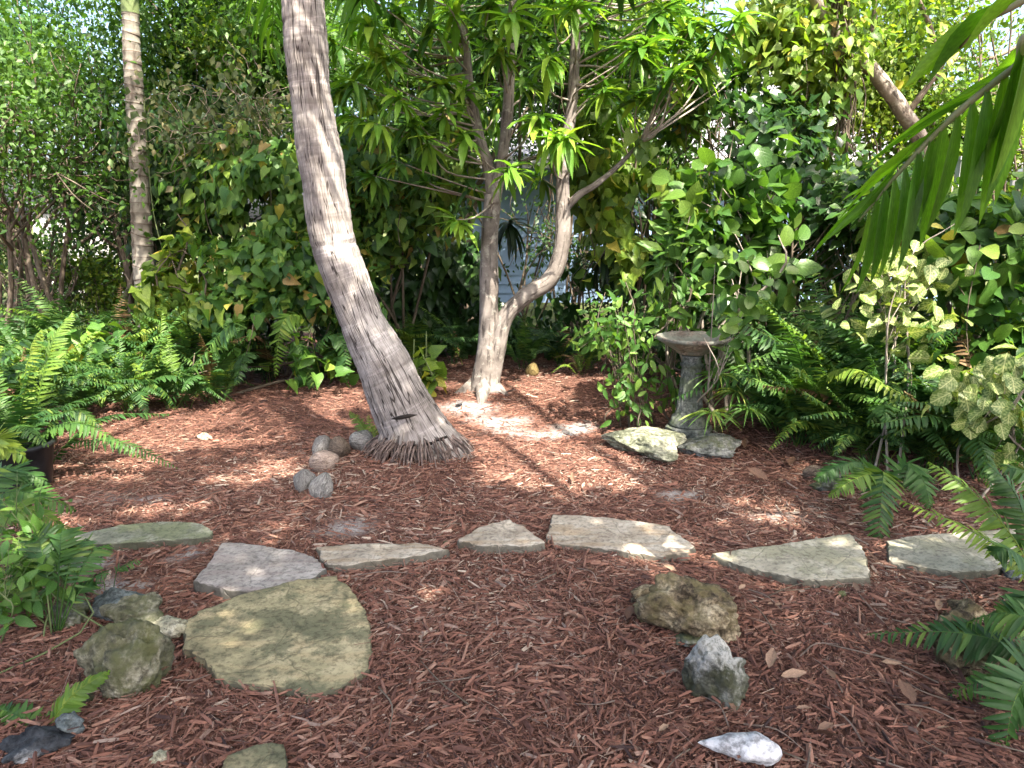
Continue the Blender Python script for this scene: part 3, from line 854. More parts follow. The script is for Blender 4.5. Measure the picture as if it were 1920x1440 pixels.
def build_shed():
    c = at(150, 445, 15.0)
    root = thing('garden_shed', (c.x, 15.0, 0), 'white corrugated metal shed glimpsed through the trees at far left', 'shed')
    b = Bag()
    n = 60
    xs = np.linspace(-0.9, 0.9, n)
    V = []
    for z in (0.0, 1.75):
        for i, x in enumerate(xs): V.append((x, 0.02 * math.sin(i * 1.57), z))
    T = []
    for i in range(n - 1): T += [(i, i + 1, n + i + 1), (i, n + i + 1, n + i)]
    b.add(np.array(V), np.array(T))
    link('wall', b.mesh('wall', M['fence'], True), root)
    r = Bag(); r.add(*box(0, 0.6, 1.82, 2.0, 1.5, 0.06))
    link('roof', r.mesh('roof', M['roof'], False), root)
build_shed()

# ------------------------------------------------------------------ coconut palm
def build_coconut_palm():
    Y = 4.6
    ctr = [(829, 905), (812, 872), (775, 802), (727, 700), (678, 600), (628, 460), (600, 300), (586, 200), (575, 100), (569, 0)]
    pts = [at(x, y, Y) for x, y in ctr]
    top = pts[-1]
    pts += [top + Vector((-0.03, 0.02, 0.8)), top + Vector((-0.0, 0.05, 1.7)), top + Vector((0.05, 0.05, 2.6))]
    base = Vector((pts[1].x, Y, float(gz(pts[1].x, Y))))
    pxw = [172, 158, 120, 102, 82, 84, 80, 79, 80, 78, 74, 70, 66]
    rad = [w / 2 * mpp(Y, p.z) for w, p in zip(pxw, pts)]
    root = thing('coconut_palm', base, 'leaning coconut palm with grey cracked trunk and flared base', 'palm tree')
    # trunk surface
    n, ns = 340, 96
    C = catmull([np.array(p) for p in pts], n)
    r = interp(rad, n)
    tan = unit(np.gradient(C, axis=0))
    x = unit(np.cross(tan, np.array([0, 1.0, 0]))); yv = np.cross(tan, x)
    s = np.concatenate([[0], np.cumsum(np.linalg.norm(np.diff(C, axis=0), axis=1))])
    a = np.linspace(0, 2 * math.pi, ns, endpoint=False)
    A, S = np.meshgrid(a, s)
    # leaf-scar rings, lumpy swellings, long cracks
    ringpos = [0.0]
    rr = np.random.default_rng(5)
    while ringpos[-1] < s[-1]: ringpos.append(ringpos[-1] + rr.uniform(0.06, 0.11))
    D = np.zeros_like(A)
    for q in ringpos:
        D += -0.0035 * np.exp(-((S - q - 0.012 * np.sin(A * 2 + q * 30)) / 0.010) ** 2)
    sw = np.zeros_like(A)
    for k in range(n):
        for j in range(0, ns, 4):
            v = vnoise((math.cos(a[j]) * 1.0, math.sin(a[j]) * 1.0, s[k] * 2.6), 1.0, 2)
            sw[k, j:j + 4] = v
    D += 0.016 * sw
    for k in range(70):
        a0 = rr.uniform(0, 2 * math.pi); s0 = rr.uniform(0.05, s[-1]); ln = rr.uniform(0.12, 0.5)
        aa = a0 + 0.05 * np.sin((S - s0) * 14 + k)
        da = np.abs((A - aa + math.pi) % (2 * math.pi) - math.pi)
        D += -0.004 * np.exp(-(da / 0.014) ** 2) * np.exp(-((S - s0) / ln) ** 4)
    # deep notch band (photo y=460)
    i460 = int(np.argmin(np.abs(C[:, 2] - at(628, 460, Y).z)))
    D += -0.017 * np.clip(0.55 + 0.6 * np.sin(A * 1.0 - 0.4) + 0.3 * np.sin(A * 5), 0, 1) * np.exp(-((S - s[i460] - 0.012 * np.sin(A * 1.0 + 0.6) - 0.004 * np.sin(A * 7)) / 0.007) ** 2)
    # a bulge near photo y=300
    i300 = int(np.argmin(np.abs(C[:, 2] - at(600, 300, Y).z)))
    D += 0.008 * np.exp(-((S - s[i300]) / 0.10) ** 2)
    # ragged flare at the foot
    foot = np.clip(1 - S / 0.22, 0, 1)
    D += 0.03 * foot * np.sin(A * 11 + 2 * np.sin(A * 3)) * 0.4 + 0.012 * foot * np.sin(A * 47)
    R = r[:, None] + D
    V = C[:, None, :] + R[..., None] * (np.cos(A)[..., None] * x[:, None, :] + np.sin(A)[..., None] * yv[:, None, :])
    U = np.stack([A.ravel() / (2 * math.pi), S.ravel()], 1)
    i = np.arange(n - 1)[:, None] * ns; j = np.arange(ns)[None]; j2 = (j + 1) % ns
    q0, q1, q2, q3 = (i + j).ravel(), (i + j2).ravel(), (i + ns + j2).ravel(), (i + ns + j).ravel()
    T = np.concatenate([np.stack([q0, q1, q2], 1), np.stack([q0, q2, q3], 1)])
    link('trunk', make_mesh('trunk', V.reshape(-1, 3) - np.array(base), T, U, None, True, M['palm_bark']), root)
    # near-black strip laid on the bark as the shade inside a slit
    sl = at(767, 766, Y); sl.y -= rad[2] + 0.012
    sv, st, su = tube([(-0.085, 0.02, -0.018), (-0.03, 0.0, -0.006), (0.03, 0.0, 0.006), (0.075, 0.012, 0.010)], [0.002, 0.013, 0.012, 0.002], 8, 14)
    sv[:, 1] *= 0.6
    link('bark_slit_shade', make_mesh('bark_slit_shade', sv, st, su, None, True, M['dark']), root, sl - base + Vector((0, 0.012, 0)))
    # broken bark skirt plates and root fringe
    rb = np.random.default_rng(11)
    plates = Bag()
    for k in range(46):
        an = rb.uniform(-math.pi, 0.15)
        hgt = rb.uniform(0.03, 0.13)
        i0 = int(np.argmin(np.abs(C[:, 2] - (base.z + 0.09 + 0.05 * math.sin(k))))) 
        cc, rad_k = C[i0], r[i0] * rb.uniform(0.97, 1.05)
        out = np.array([math.cos(an), math.sin(an), 0])
        p = cc + out * rad_k
        d = np.array([out[0] * 0.35 + rb.normal() * 0.06, out[1] * 0.35, -1.0])
        bx = box(0, 0, 0, rb.uniform(0.012, 0.03), hgt, rb.uniform(0.008, 0.016))
        Rm = frames([d], [out])[0]
        plates.add(bx[0] @ Rm.T + p, bx[1], np.full((8, 2), rb.random()))
    o = link('bark_skirt', plates.mesh('bark_skirt', M['palm_bark'], False, base), root)
    tag(o, kind='stuff')
    gap = Bag()  # near-black blocks paint in the shade of the gap under the bark
    i0 = int(np.argmin(np.abs(C[:, 2] - (base.z + 0.07))))
    for k in range(26):
        an = rb.uniform(-math.pi, 0.1); out = np.array([math.cos(an), math.sin(an), 0])
        p = C[i0] + out * (r[i0] * 1.015) + np.array([0, 0, rb.uniform(-.01, .05)])
        bx = box(0, 0, 0, rb.uniform(.02, .07), rb.uniform(.012, .03), .012)
        gap.add(bx[0] @ frames([np.array([0, 0, 1.0])], [out])[0].T + p, bx[1])
    tag(link('bark_gap_shade', gap.mesh('bark_gap_shade', M['dark'], False, base), root), kind='stuff')
    roots = Bag()
    for k in range(210):
        an = rb.uniform(-math.pi - 0.1, 0.25)
        i0 = int(np.argmin(np.abs(C[:, 2] - (base.z + 0.06))))
        rr0 = r[i0] * rb.uniform(0.93, 1.02)
        out = np.array([math.cos(an), math.sin(an), 0])
        p0 = C[i0] + out * rr0 + np.array([0, 0, rb.uniform(0.0, 0.07)])
        ln = rb.uniform(0.04, 0.14)
        p2 = p0 + out * ln + np.array([rb.normal() * 0.02, rb.normal() * 0.02, 0])
        p2[2] = float(gz(p2[0], p2[1])) - 0.005
        p1 = (p0 + p2) / 2 + out * 0.015 + np.array([0, 0, 0.015])
        v, t, u = tube([p0, p1, p2], [0.006 * rb.uniform(0.6, 1.2), 0.005, 0.003], 5, 6, False)
        roots.add(v, t, u, rb.random())
    o = link('root_fringe', roots.mesh('root_fringe', M['root'], True, base), root)
    tag(o, kind='stuff')
    # crown of fronds
    tip = Vector(C[-1])
    rc = np.random.default_rng(3)
    lt = leaf_tpl([(0, .15, 0), (.25, .5, .25), (.6, .42, .6), (1, 0, 1)], 1, 1, 0.3, 0.35, 0, .06)
    hang = [(-2.6, 0.9), (-2.2, 0.95)]
    for k in range(17):
        az = k * 2.399 + 0.3
        el = rc.uniform(-0.25, 1.15)
        L = rc.uniform(2.0, 2.7)
        if k == 3: az, el, L = 2.05, -1.0, 2.45      # old fronds that hang into the top of the view
        if k == 8: az, el, L = 1.5, -1.05, 2.3
        if k == 5: az, el, L = -1.20, 0.05, 2.3  # unseen frond swung sunward to band the trunk with leaflet shadows
        h = Vector((math.cos(az), math.sin(az), 0))
        g = 1.25 if k == 5 else (0.4 if k in (3, 8) else 0.9)
        cur = [tip + h * (L * t * math.cos(el)) + Vector((0, 0, L * t * math.sin(el) - g * L * 0.55 * t * t)) for t in (0, .25, .5, .75, 1)]
        bag = Bag()
        v, t, u = tube(cur, [0.03, 0.02, 0.014, 0.008, 0.003], 5, 16)
        bag.add(v, t, u, 0.5)
        Cc = catmull([np.array(q) for q in cur], 44)[5:]
        tn = unit(np.gradient(Cc, axis=0))
        side = unit(np.cross(tn, [0, 0, 1.0]))
        m = len(Cc)
        for sg in (-1, 1):
            tt = np.linspace(0, 1, m)
            d = side * sg * 0.75 + tn * 0.45 + np.array([0, 0, -0.55]) + rc.normal(size=(m, 3)) * 0.08
            ln = 0.62 * np.sin(np.clip(tt * 0.9 + 0.12, 0, 1) * math.pi) ** 0.6 + 0.12
            nrm = np.cross(d, tn) * sg
            bag.stamp(lt, frames(d, nrm + np.array([0, 0, .4])), Cc, np.stack([np.full(m, 0.034), ln, np.full(m, 0.034)], 1), rc.random(m) * 0.9)
        link('frond', bag.mesh('frond', M['frond'], True, base), root)
build_coconut_palm()

# ------------------------------------------------------------------ slender ringed palm at the left
def build_ringed_palm():
    Y = 7.3
    ctr = [(282, 660), (281, 600), (270, 500), (264, 400), (260, 300), (254, 200), (247, 100), (243, 0)]
    pts = [at(x, y, Y) for x, y in ctr]
    pts += [pts[-1] + Vector((-0.02, 0, 0.5)), pts[-1] + Vector((-0.03, 0, 1.0))]
    w = [50, 44, 38, 35, 33, 33, 31, 28, 30, 22]
    rad = [q / 2 * mpp(Y, p.z) for q, p in zip(w, pts)]
    base = Vector((pts[0].x, Y, 0))
    pts[0] = Vector((pts[0].x, Y, 0.0))
    root = thing('ringed_palm', base, 'slender pale palm with dark ring scars rising beside the left ferns', 'palm tree')
    n, ns = 330, 20
    C = catmull([np.array(p) for p in pts], n)
    C = C
    r = interp(rad, n)
    s = np.concatenate([[0], np.cumsum(np.linalg.norm(np.diff(C, axis=0), axis=1))])
    tan = unit(np.gradient(C, axis=0)); x = unit(np.cross(tan, [0, 1.0, 0])); yv = np.cross(tan, x)
    a = np.linspace(0, 2 * math.pi, ns, endpoint=False)
    rp = [0.1]
    rr = np.random.default_rng(8)
    while rp[-1] < s[-1]: rp.append(rp[-1] + rr.uniform(0.085, 0.15) * (0.7 if rp[-1] > 2.4 else 1))
    i_green = int(np.argmin(np.abs(C[:, 2] - at(247, 25, Y).z)))
    D = np.zeros(n)
    for q in rp:
        D += 0.006 * np.exp(-((s - q) / 0.012) ** 2)
    D[i_green:] = 0.004
    def shell(i0, i1, mat, nm, dd):
        CC, RR = C[i0:i1], (r + dd)[i0:i1]
        V = CC[:, None, :] + RR[:, None, None] * (np.cos(a)[None, :, None] * x[i0:i1][:, None, :] + np.sin(a)[None, :, None] * yv[i0:i1][:, None, :])
        k = len(CC)
        U = np.stack([np.tile(a / 6.283, k), np.repeat(s[i0:i1], ns)], 1)
        i = np.arange(k - 1)[:, None] * ns; j = np.arange(ns)[None]; j2 = (j + 1) % ns
        q0, q1, q2, q3 = (i + j).ravel(), (i + j2).ravel(), (i + ns + j2).ravel(), (i + ns + j).ravel()
        T = np.concatenate([np.stack([q0, q1, q2], 1), np.stack([q0, q2, q3], 1)])
        return link(nm, make_mesh(nm, V.reshape(-1, 3) - np.array(base), T, U, None, True, mat), root)
    tr = shell(0, i_green + 1, M['ring_bark'], 'trunk', D)
    shell(i_green, n, M['ring_green'], 'crownshaft', D + 0.004)
    for q in rp:
        if q >= s[i_green]: break
        i0 = int(np.argmin(np.abs(s - q)))
        tilt = rr.normal() * 0.12
        ring = Bag()
        V = []
        for dz, dr in ((-0.006, 0.002), (0, 0.007), (0.006, 0.002)):
            for an in a:
                V.append(C[i0] + (r[i0] + dr) * (math.cos(an) * x[i0] + math.sin(an) * yv[i0]) + np.array([0, 0, dz + tilt * r[i0] * math.cos(an)]))
        T = []
        for k in range(2):
            for j in range(ns):
                j2 = (j + 1) % ns
                T += [(k * ns + j, k * ns + j2, (k + 1) * ns + j2), (k * ns + j, (k + 1) * ns + j2, (k + 1) * ns + j)]
        ring.add(np.array(V), np.array(T))
        link('ring_scar', ring.mesh('ring_scar', M['scar'], True, base), tr)
    # crown above the view
    lt = leaf_tpl([(0, .2, 0), (.3, .5, .3), (.65, .4, .65), (1, 0, 1)], 1, 1, 0.3, 0.3, 0, .1)
    tip = Vector(C[-1])
    for k in range(9):
        az = k * 2.399; el = rr.uniform(0.2, 1.2); L = rr.uniform(1.2, 1.6)
        h = Vector((math.cos(az), math.sin(az), 0))
        cur = [tip + h * (L * t * math.cos(el)) + Vector((0, 0, L * t * math.sin(el) - 0.55 * L * t * t)) for t in (0, .33, .66, 1)]
        bag = Bag(); v, t, u = tube(cur, [0.018, 0.012, 0.008, 0.002], 5, 10); bag.add(v, t, u, .5)
        Cc = catmull([np.array(q) for q in cur], 30)[3:]; tn = unit(np.gradient(Cc, axis=0)); side = unit(np.cross(tn, [0, 0, 1.0])); m = len(Cc)
        for sg in (-1, 1):
            d = side * sg + tn * 0.5 + np.array([0, 0, .1])
            ln = 0.4 * np.sin(np.linspace(.12, 1, m) * math.pi * .95) ** .6 + .06
            bag.stamp(lt, frames(d, np.tile([0, 0, 1.0], (m, 1))), Cc, np.stack([np.full(m, .04), ln, np.full(m, .04)], 1), rr.random(m))
        link('frond', bag.mesh('frond', M['frond'], True, base), root)
build_ringed_palm()

# ------------------------------------------------------------------ leaf shapes
HEART = leaf_tpl([(-.10, .20, 0.0), (-.08, .42, .03), (.10, .56, .12), (.32, .54, .33), (.58, .36, .58), (.80, .16, .8), (1, 0, 1)], 1, 0.74, 0.22, 0.22)
HEART_B = leaf_tpl([(-.10, .22, 0.0), (-.06, .45, .03), (.12, .55, .14), (.38, .50, .38), (.66, .27, .66), (1.02, 0, 1.02)], 1, 0.76, 0.45, 0.42, 0.05)
HEART_LO = leaf_tpl([(-.08, .36, 0.0), (.18, .56, .16), (.58, .36, .58), (1, 0, 1)], 1, 0.76, 0.28, 0.28)
OVATE = leaf_tpl([(0, 0, 0), (.2, .42, .2), (.45, .5, .45), (.75, .32, .75), (1, 0, 1)], 1, 1, 0.3, 0.2, 0.02, .55)
OVATE_LO = leaf_tpl([(0, 0, 0), (.42, .5, .42), (1, 0, 1)], 1, 1, 0.3, 0.12, 0, .55)
LANCE = leaf_tpl([(0, .05, 0), (.15, .34, .15), (.38, .5, .38), (.62, .44, .62), (.84, .22, .84), (1, 0, 1)], 1, 1, 0.35, 0.26, 0.05, .2)
LANCE_B = leaf_tpl([(0, .05, 0), (.15, .36, .15), (.38, .5, .38), (.62, .42, .62), (.84, .2, .84), (1, 0, 1)], 1, 1, 0.5, 0.5, 0.08, .2)
ROUND = leaf_tpl([(0, .12, 0), (.12, .40, .13), (.38, .54, .38), (.66, .52, .66), (.9, .30, .9), (1, 0, 1)], 1, 1, 0.25, 0.22, 0.02, .72)
CURLED = leaf_tpl([(0, .02, 0), (.12, .25, .12), (.3, .45, .3), (.5, .5, .5), (.7, .4, .7), (.88, .18, .88), (1, 0, 1)], 1, 1, 0.7, -0.16, 0.08, .33)
STRAP = leaf_tpl([(0, .35, 0), (.3, .5, .3), (.6, .5, .6), (.85, .34, .85), (1, 0, 1)], 1, 1, 0.4, 0.5, 0, .14)
PINNA = leaf_tpl([(0, .35, 0), (.35, .5, .35), (.75, .36, .75), (1, 0, 1)], 1, 1, 0.25, 0.2, 0, .2)
PINNA_LO = leaf_tpl([(0, .4, 0), (.6, .46, .6), (1, 0, 1)], 1, 1, 0.25, 0.2, 0, .2)

def single_mesh(tpl, name, mat, scale=(1, 1, 1)):
    V, T, U = tpl
    return make_mesh(name, V * np.array(scale), T, U, None, True, mat)

def mat44(R, P, S):
    S = np.broadcast_to(np.asarray(S, float), (3,))
    m = np.eye(4); m[:3, :3] = R * S[None, :]; m[:3, 3] = P
    return Matrix(m.tolist())

def place_leaves(root, base, tpls, mat, R, P, S, C, limit, name='leaf', rest='foliage', lo=None, pri=None):
    """the LIMIT leaves nearest to the viewer become parts, the rest one joined part"""
    base = np.array(base, float)
    n = len(P)
    if n == 0: return
    S = np.asarray(S, float)
    if S.ndim == 1: S = np.repeat(S[:, None], 3, 1)
    px, py = project(P)
    seen = (px > -20) & (px < 1940) & (py > -20) & (py < 1460)
    dist = np.linalg.norm(P - np.array([0, 0, CAM_H]), axis=1) + np.where(seen, 0, 50)
    order = np.argsort(dist)
    head = [k for k in order[:limit] if seen[k]]
    tail = np.setdiff1d(np.arange(n), head)
    if head:
        mes = [single_mesh(t, name, mat) for t in tpls]
        for q, k in enumerate(head):
            link(name, mes[(q * 7 + k) % len(mes)], root, basis=mat44(R[k], P[k] - base, S[k]))
    if len(tail):
        bag = Bag()
        los = lo if isinstance(lo, list) else [lo or tpls[0]]
        for q, tp in enumerate(los):
            w = tail[q::len(los)]
            bag.stamp(tp, R[w], P[w], S[w], C[w])
        o = link(rest, bag.mesh(rest, mat, True, base), root)
        tag(o, kind='stuff')

# ------------------------------------------------------------------ branching
def grow(start, d, length, radius, depth, r, out, tips, spread=0.7, curl=0.25, up=0.15, kids=(2, 3), shrink=0.72):
    d = Vector(d).normalized()
    pts = [Vector(start)]
    p = Vector(start); dd = d.copy()
    k = 4
    for i in range(k):
        dd = (dd + Vector((r.normal(), r.normal(), r.normal())) * curl * 0.5 + Vector((0, 0, up))).normalized()
        p = p + dd * (length / k)
        pts.append(p.copy())
    out.append((pts, [radius, radius * 0.9, radius * 0.8, radius * 0.7, radius * 0.6]))
    if depth == 0:
        tips.append((p.copy(), dd.copy())); tips.append((pts[2].copy(), dd.copy()))
        return
    for c in range(int(r.integers(kids[0], kids[1] + 1))):
        nd = (dd + Vector((r.normal(), r.normal(), r.normal())) * spread).normalized()
        grow(p if c < 2 else pts[3], nd, length * shrink * r.uniform(.8, 1.15), radius * 0.6, depth - 1, r, out, tips, spread, curl, up, kids, shrink)

def branches_bag(segs, ns=6):
    b = Bag()
    for pts, rad in segs:
        v, t, u = tube(pts, rad, ns if rad[0] > 0.02 else 4, 8 if rad[0] > 0.02 else 5)
        b.add(v, t, u)
    return b

def around(tips, n, spread, r):
    T = np.array([np.array(t[0]) for t in tips])
    k = r.integers(0, len(T), n)
    return T[k] + r.normal(size=(n, 3)) * spread

# ------------------------------------------------------------------ mango tree
def build_mango():
    base = onground(905, 742)
    Y = base.y
    r = np.random.default_rng(42)
    root = thing('mango_tree', base, 'mango tree with two grey-brown stems, one straight and one curving, long drooping leaves', 'tree')
    def stem(ctr, w, nm, parent=root, Yo=0.0, extra=()):
        pts = [at(x, y, Y + Yo) for x, y in ctr] + list(extra)
        rad = [q * .88 / 2 * mpp(Y, p.z) for q, p in zip(w, pts)]
        v, t, u = tube(pts, rad, 18, 46)
        # knobbly bark
        for i in range(len(v)):
            q = v[i]
            nrm = vnoise((q[0] * 9, q[1] * 9, q[2] * 4), 1, 3)
            v[i] += 0.007 * nrm * np.array([math.cos(u[i][0] * 6.283), math.sin(u[i][0] * 6.283), 0])
        return link(nm, make_mesh(nm, v - np.array(base), t, u, None, True, M['mango_bark']), parent), pts
    up1 = at(855, -40, Y)
    main, p1 = stem([(905, 765), (908, 742), (912, 700), (917, 640), (917, 560), (918, 450), (925, 365)], [96, 74, 58, 46, 40, 36, 36], 'trunk')
    s2, p2 = stem([(922, 720), (932, 660), (946, 598), (985, 555), (1030, 525), (1052, 470), (1056, 400), (1056, 300), (1072, 200), (1080, 60), (1085, -60)], [34, 34, 36, 36, 36, 34, 30, 26, 24, 20, 16], 'stem', main, -0.02)
    s3, p3 = stem([(924, 380), (915, 310), (898, 250), (884, 180), (870, 60), (852, -60)], [26, 24, 22, 19, 16, 13], 'stem', main, 0.05)
    s4, p4 = stem([(926, 380), (940, 310), (950, 230), (958, 100), (962, -60)], [26, 24, 24, 20, 16], 'stem', main, -0.03)
    s5, p5 = stem([(1058, 392), (1085, 366), (1118, 345), (1160, 310), (1200, 268)], [18, 15, 13, 10, 6], 'branch', main)
    # buttress roots at the foot
    for (a, b) in (((890, 740), (835, 752)), ((925, 742), (962, 752)), ((905, 748), (900, 768))):
        pa, pb = gp(*a), gp(*b)
        v, t, u = tube([pa + Vector((0, 0, 0.09)), (pa + pb) / 2 + Vector((0, 0, 0.035)), pb + Vector((0, 0, -0.01))], [0.07, 0.045, 0.015], 8, 10)
        link('buttress_root', make_mesh('buttress_root', v - np.array(base), t, u, None, True, M['mango_bark']), main)
    # whorls of leaves at branch ends
    whorl_px = [(748, 185, 5.9), (705, 232, 5.9), (800, 262, 6.0), (660, 215, 6.2), (1010, 222, 5.9), (1062, 262, 5.7), (955, 318, 5.9), (1040, 250, 5.8),
                (855, 412, 6.2), (960, 25, 5.7), (1032, 108, 5.8), (872, 255, 6.1), (740, 300, 6.2), (700, 330, 6.4), (820, 150, 6.3), (780, 90, 6.5), (690, 120, 6.5),
                (1000, 60, 5.9), (920, 60, 6.0), (1120, 40, 6.2), (1180, 90, 6.4), (1300, 40, 6.0), (1345, 60, 5.9), (1390, 30, 5.9), (1310, 110, 6.0), (1240, 20, 6.1), (1130, 160, 6.5),
                (730, 110, 6.0), (675, 40, 6.2), (830, 205, 6.1), (770, 235, 6.0), (690, 180, 6.1), (850, 20, 6.1), (810, 50, 6.0), (850, 60, 6.5), (660, 60, 6.6), (745, 20, 6.3), (640, 160, 6.8), (980, 150, 6.6), (1010, 330, 6.6), (1095, 110, 6.6), (1160, 200, 6.7), (880, 340, 6.5), (800, 340, 6.6)]
    W = [at(x, y, d) for x, y, d in whorl_px]
    bright = [True] * 11 + [q % 3 == 0 for q in range(len(W) - 11)]
    for k in range(120):
        px, py, d = r.uniform(620, 1400), r.uniform(-330, 190), r.uniform(5.6, 7.8)
        W.append(at(px, py, d)); bright.append(k % 4 == 0)
    stems = np.array([np.array(q) for q in sum([list(catmull([np.array(a) for a in p], 26)) for p in (p2[4:], p3, p4, p5)], [])])
    tw = Bag()
    P, R, S, C, B = [], [], [], [], []
    for w, br in zip(W, bright):
        wv = np.array(w)
        dd = np.linalg.norm(stems - wv, axis=1) + np.maximum(stems[:, 2] - wv[2] + 0.25, 0) * 1.2
        s0 = stems[int(np.argmin(dd))]
        mid = (s0 + wv) / 2 + np.array([0, 0, -0.06]) + r.normal(size=3) * 0.06
        v, t, u = tube([s0, mid, wv], [0.010, 0.007, 0.004], 5, 9); tw.add(v, t, u)
        n = int(r.integers(15, 26))
        axis = unit(wv - mid + np.array([0, 0, .15]))
        a0 = r.uniform(0, 6.28)
        for k in range(n):
            an = a0 + k * 2.399
            h = np.array([math.cos(an), math.sin(an), 0])
            lift = r.uniform(-1.15, 0.55)
            d = unit(h + np.array([0, 0, lift]) + axis * 0.2)
            P.append(wv + axis * r.uniform(-0.07, 0.03)); 
            nn = np.array([0, 0, 1.0]) + h * (-lift) + r.normal(size=3) * 0.15
            R.append(frames([d], [nn])[0])
            L = r.uniform(0.16, 0.29)
            wd = L * r.uniform(0.2, 0.26); S.append((wd, L, wd)); C.append(r.random()); B.append(br)
    P, R, S, C, B = np.array(P), np.array(R), np.array(S), np.array(C), np.array(B)
    link('twigs', tw.mesh('twigs', M['stem_grey'], True, base), main)
    place_leaves(root, base, [LANCE, LANCE_B], M['mango_new'], R[B], P[B], S[B], C[B], 190, 'leaf', 'new_growth')
    nb = ~B
    place_leaves(root, base, [LANCE, LANCE_B], M['mango'], R[nb], P[nb], S[nb], C[nb], 110, 'leaf', 'crown')
build_mango()

# ------------------------------------------------------------------ shrubs and hedge plants made of leaf masses
def mass_points(lumps, n, r, shell=0.55, front=0.6, nz=0.35):
    """lumps: (centre, (rx, ry, rz)); points spread through lumpy ellipsoids with outward normals"""
    vol = np.array([l[1][0] * l[1][2] + 0.5 * l[1][0] * l[1][1] for l in lumps]); vol = vol / vol.sum()
    P, Nn = [], []
    for (c, rad), f in zip(lumps, vol):
        m = int(n * f) + 1
        u = unit(r.normal(size=(m * 2, 3)))
        keep = (u[:, 1] < 0.25) | (r.random(len(u)) > front)
        u = u[keep][:m]
        rr = 1 - shell * r.random(len(u)) ** 1.5
        p = u * rr[:, None]
        p = p * (1 + nz * nfield(u * 3.0, 1.6, int(r.integers(1e6)), 2))[:, None]
        P.append(np.array(c) + p * np.array(rad)); Nn.append(u)
    return np.concatenate(P), np.concatenate(Nn)

def lump(px, py, Y, wpx, hpx, depth=0.6):
    c = at(px, py, Y)
    m = mpp(Y, c.z)
    return (c, (wpx / 2 * m, depth, hpx / 2 * m))

def leaf_shrub(name, label, cat, group, base, lumps, n, mat, tpls, size, seed, limit=150, lo=None, hang=1.05, stems=5, stem_mat='stem', aspect=1.0, rest='foliage', thr=-0.08, jit=0.5, face=0.5, shell=0.6, nz=0.5, srad=0.016):
    r = np.random.default_rng(seed)
    base = Vector(base); base.z = float(gz(base.x, base.y))
    root = thing(name, base, label, cat, group)
    P, u = mass_points(lumps, n, r, shell, nz=nz)
    k = nfield(P, 3.4, seed + 5, 2) > thr
    k &= P[:, 2] > 0.05
    P, u = P[k], u[k]
    m = len(P)
    # clumped: leaves of a twig share a direction
    tw = np.stack([nfield(P, 5.0, seed + q, 1) for q in range(3)], 1)
    d = u * 0.55 + np.array([0, 0, -hang]) + tw * 0.5 + r.normal(size=(m, 3)) * jit
    nn = u * 0.9 + np.array([0, -0.35 * face, 0.55]) + r.normal(size=(m, 3)) * jit * 0.8
    R = frames(d, nn)
    S = size[0] + (size[1] - size[0]) * r.beta(1.3, 1.7, m) * 1.1
    S = np.stack([S * aspect, S, S * aspect], 1)
    C = np.clip(0.42 + 0.34 * nfield(P, 2.2, seed + 8, 2) + r.normal(0, 0.2, m), 0, 0.94)
    C = np.where(r.random(m) < .02, r.uniform(.96, 1, m) * .999, C)
    place_leaves(root, base, tpls, M[mat], R, P, S, C, limit, 'leaf', rest, lo)
    b = Bag()
    for q in range(stems):
        c, rad = lumps[int(r.integers(len(lumps)))]
        e = np.array(c) + r.normal(size=3) * np.array(rad) * 0.4
        s0 = np.array(base) + np.array([r.normal() * 0.12, r.normal() * 0.1, -0.02])
        mid = (s0 + e) / 2 + r.normal(size=3) * np.array([0.12, 0.08, 0.05])
        v, t, uu = tube([s0, mid, e, e + np.array([r.normal() * .1, 0, .25])], [srad, srad * .8, srad * .6, srad * .25], 6, 12); b.add(v, t, uu)
        for w in range(6):
            f = r.uniform(0.4, 1.0); p0 = mid + (e - mid) * f
            p1 = P[int(r.integers(m))]
            if np.linalg.norm(p1 - p0) > 0.9: continue
            v, t, uu = tube([p0, (p0 + p1) / 2 + np.array([0, 0, .05]), p1], [srad * .4, srad * .3, srad * .18], 4, 6); b.add(v, t, uu)
    for q in range(int(min(14, m / 160))):
        p0 = P[int(r.integers(m))] + np.array([0, -.04, 0]); ln = r.uniform(.3, .9)
        v, t, uu = tube([p0, p0 + np.array([r.normal() * .06, -.03, -ln * .5]), p0 + np.array([r.normal() * .1, 0, -ln])], [.004, .0035, .0025], 4, 9); b.add(v, t, uu)
    o = link('stems', b.mesh('stems', M[stem_mat], True, base), root)
    return root

def tree(name, label, base, segs_fn, leafmat, tpl, nleaf, size, seed, spread=0.25, stem_mat='stem', limit=0, aspect=0.55, group=None, tpls=None, hang=0.35, cull=None, flat=0.6):
    r = np.random.default_rng(seed)
    base = Vector(base); base.z = float(gz(base.x, base.y))
    root = thing(name, base, label, 'tree', group)
    segs, tips = [], []
    segs_fn(base, r, segs, tips)
    link('trunk', branches_bag(segs).mesh('trunk', M[stem_mat], True, base), root)
    P = around(tips, nleaf, spread, r)
    k = (nfield(P, 2.6, seed + 1, 2) > -0.55) & (P[:, 2] > 0.3)
    P = P[k]
    if cull is not None: P = P[~cull(P)]
    m = len(P)
    d = r.normal(size=(m, 3)) * 0.7 + np.array([0, 0, -hang])
    nn = r.normal(size=(m, 3)) * flat + np.array([0, -0.15, 1.0])
    R = frames(d, nn)
    S = r.uniform(size[0], size[1], m)
    S = np.stack([S * aspect, S, S * aspect], 1)
    C = np.clip(0.45 + 0.3 * nfield(P, 1.7, seed + 8, 2) + r.normal(0, 0.2, m), 0, 0.999)
    place_leaves(root, base, tpls or [tpl], M[leafmat], R, P, S, C, limit, 'leaf', 'crown', tpl)
    return root

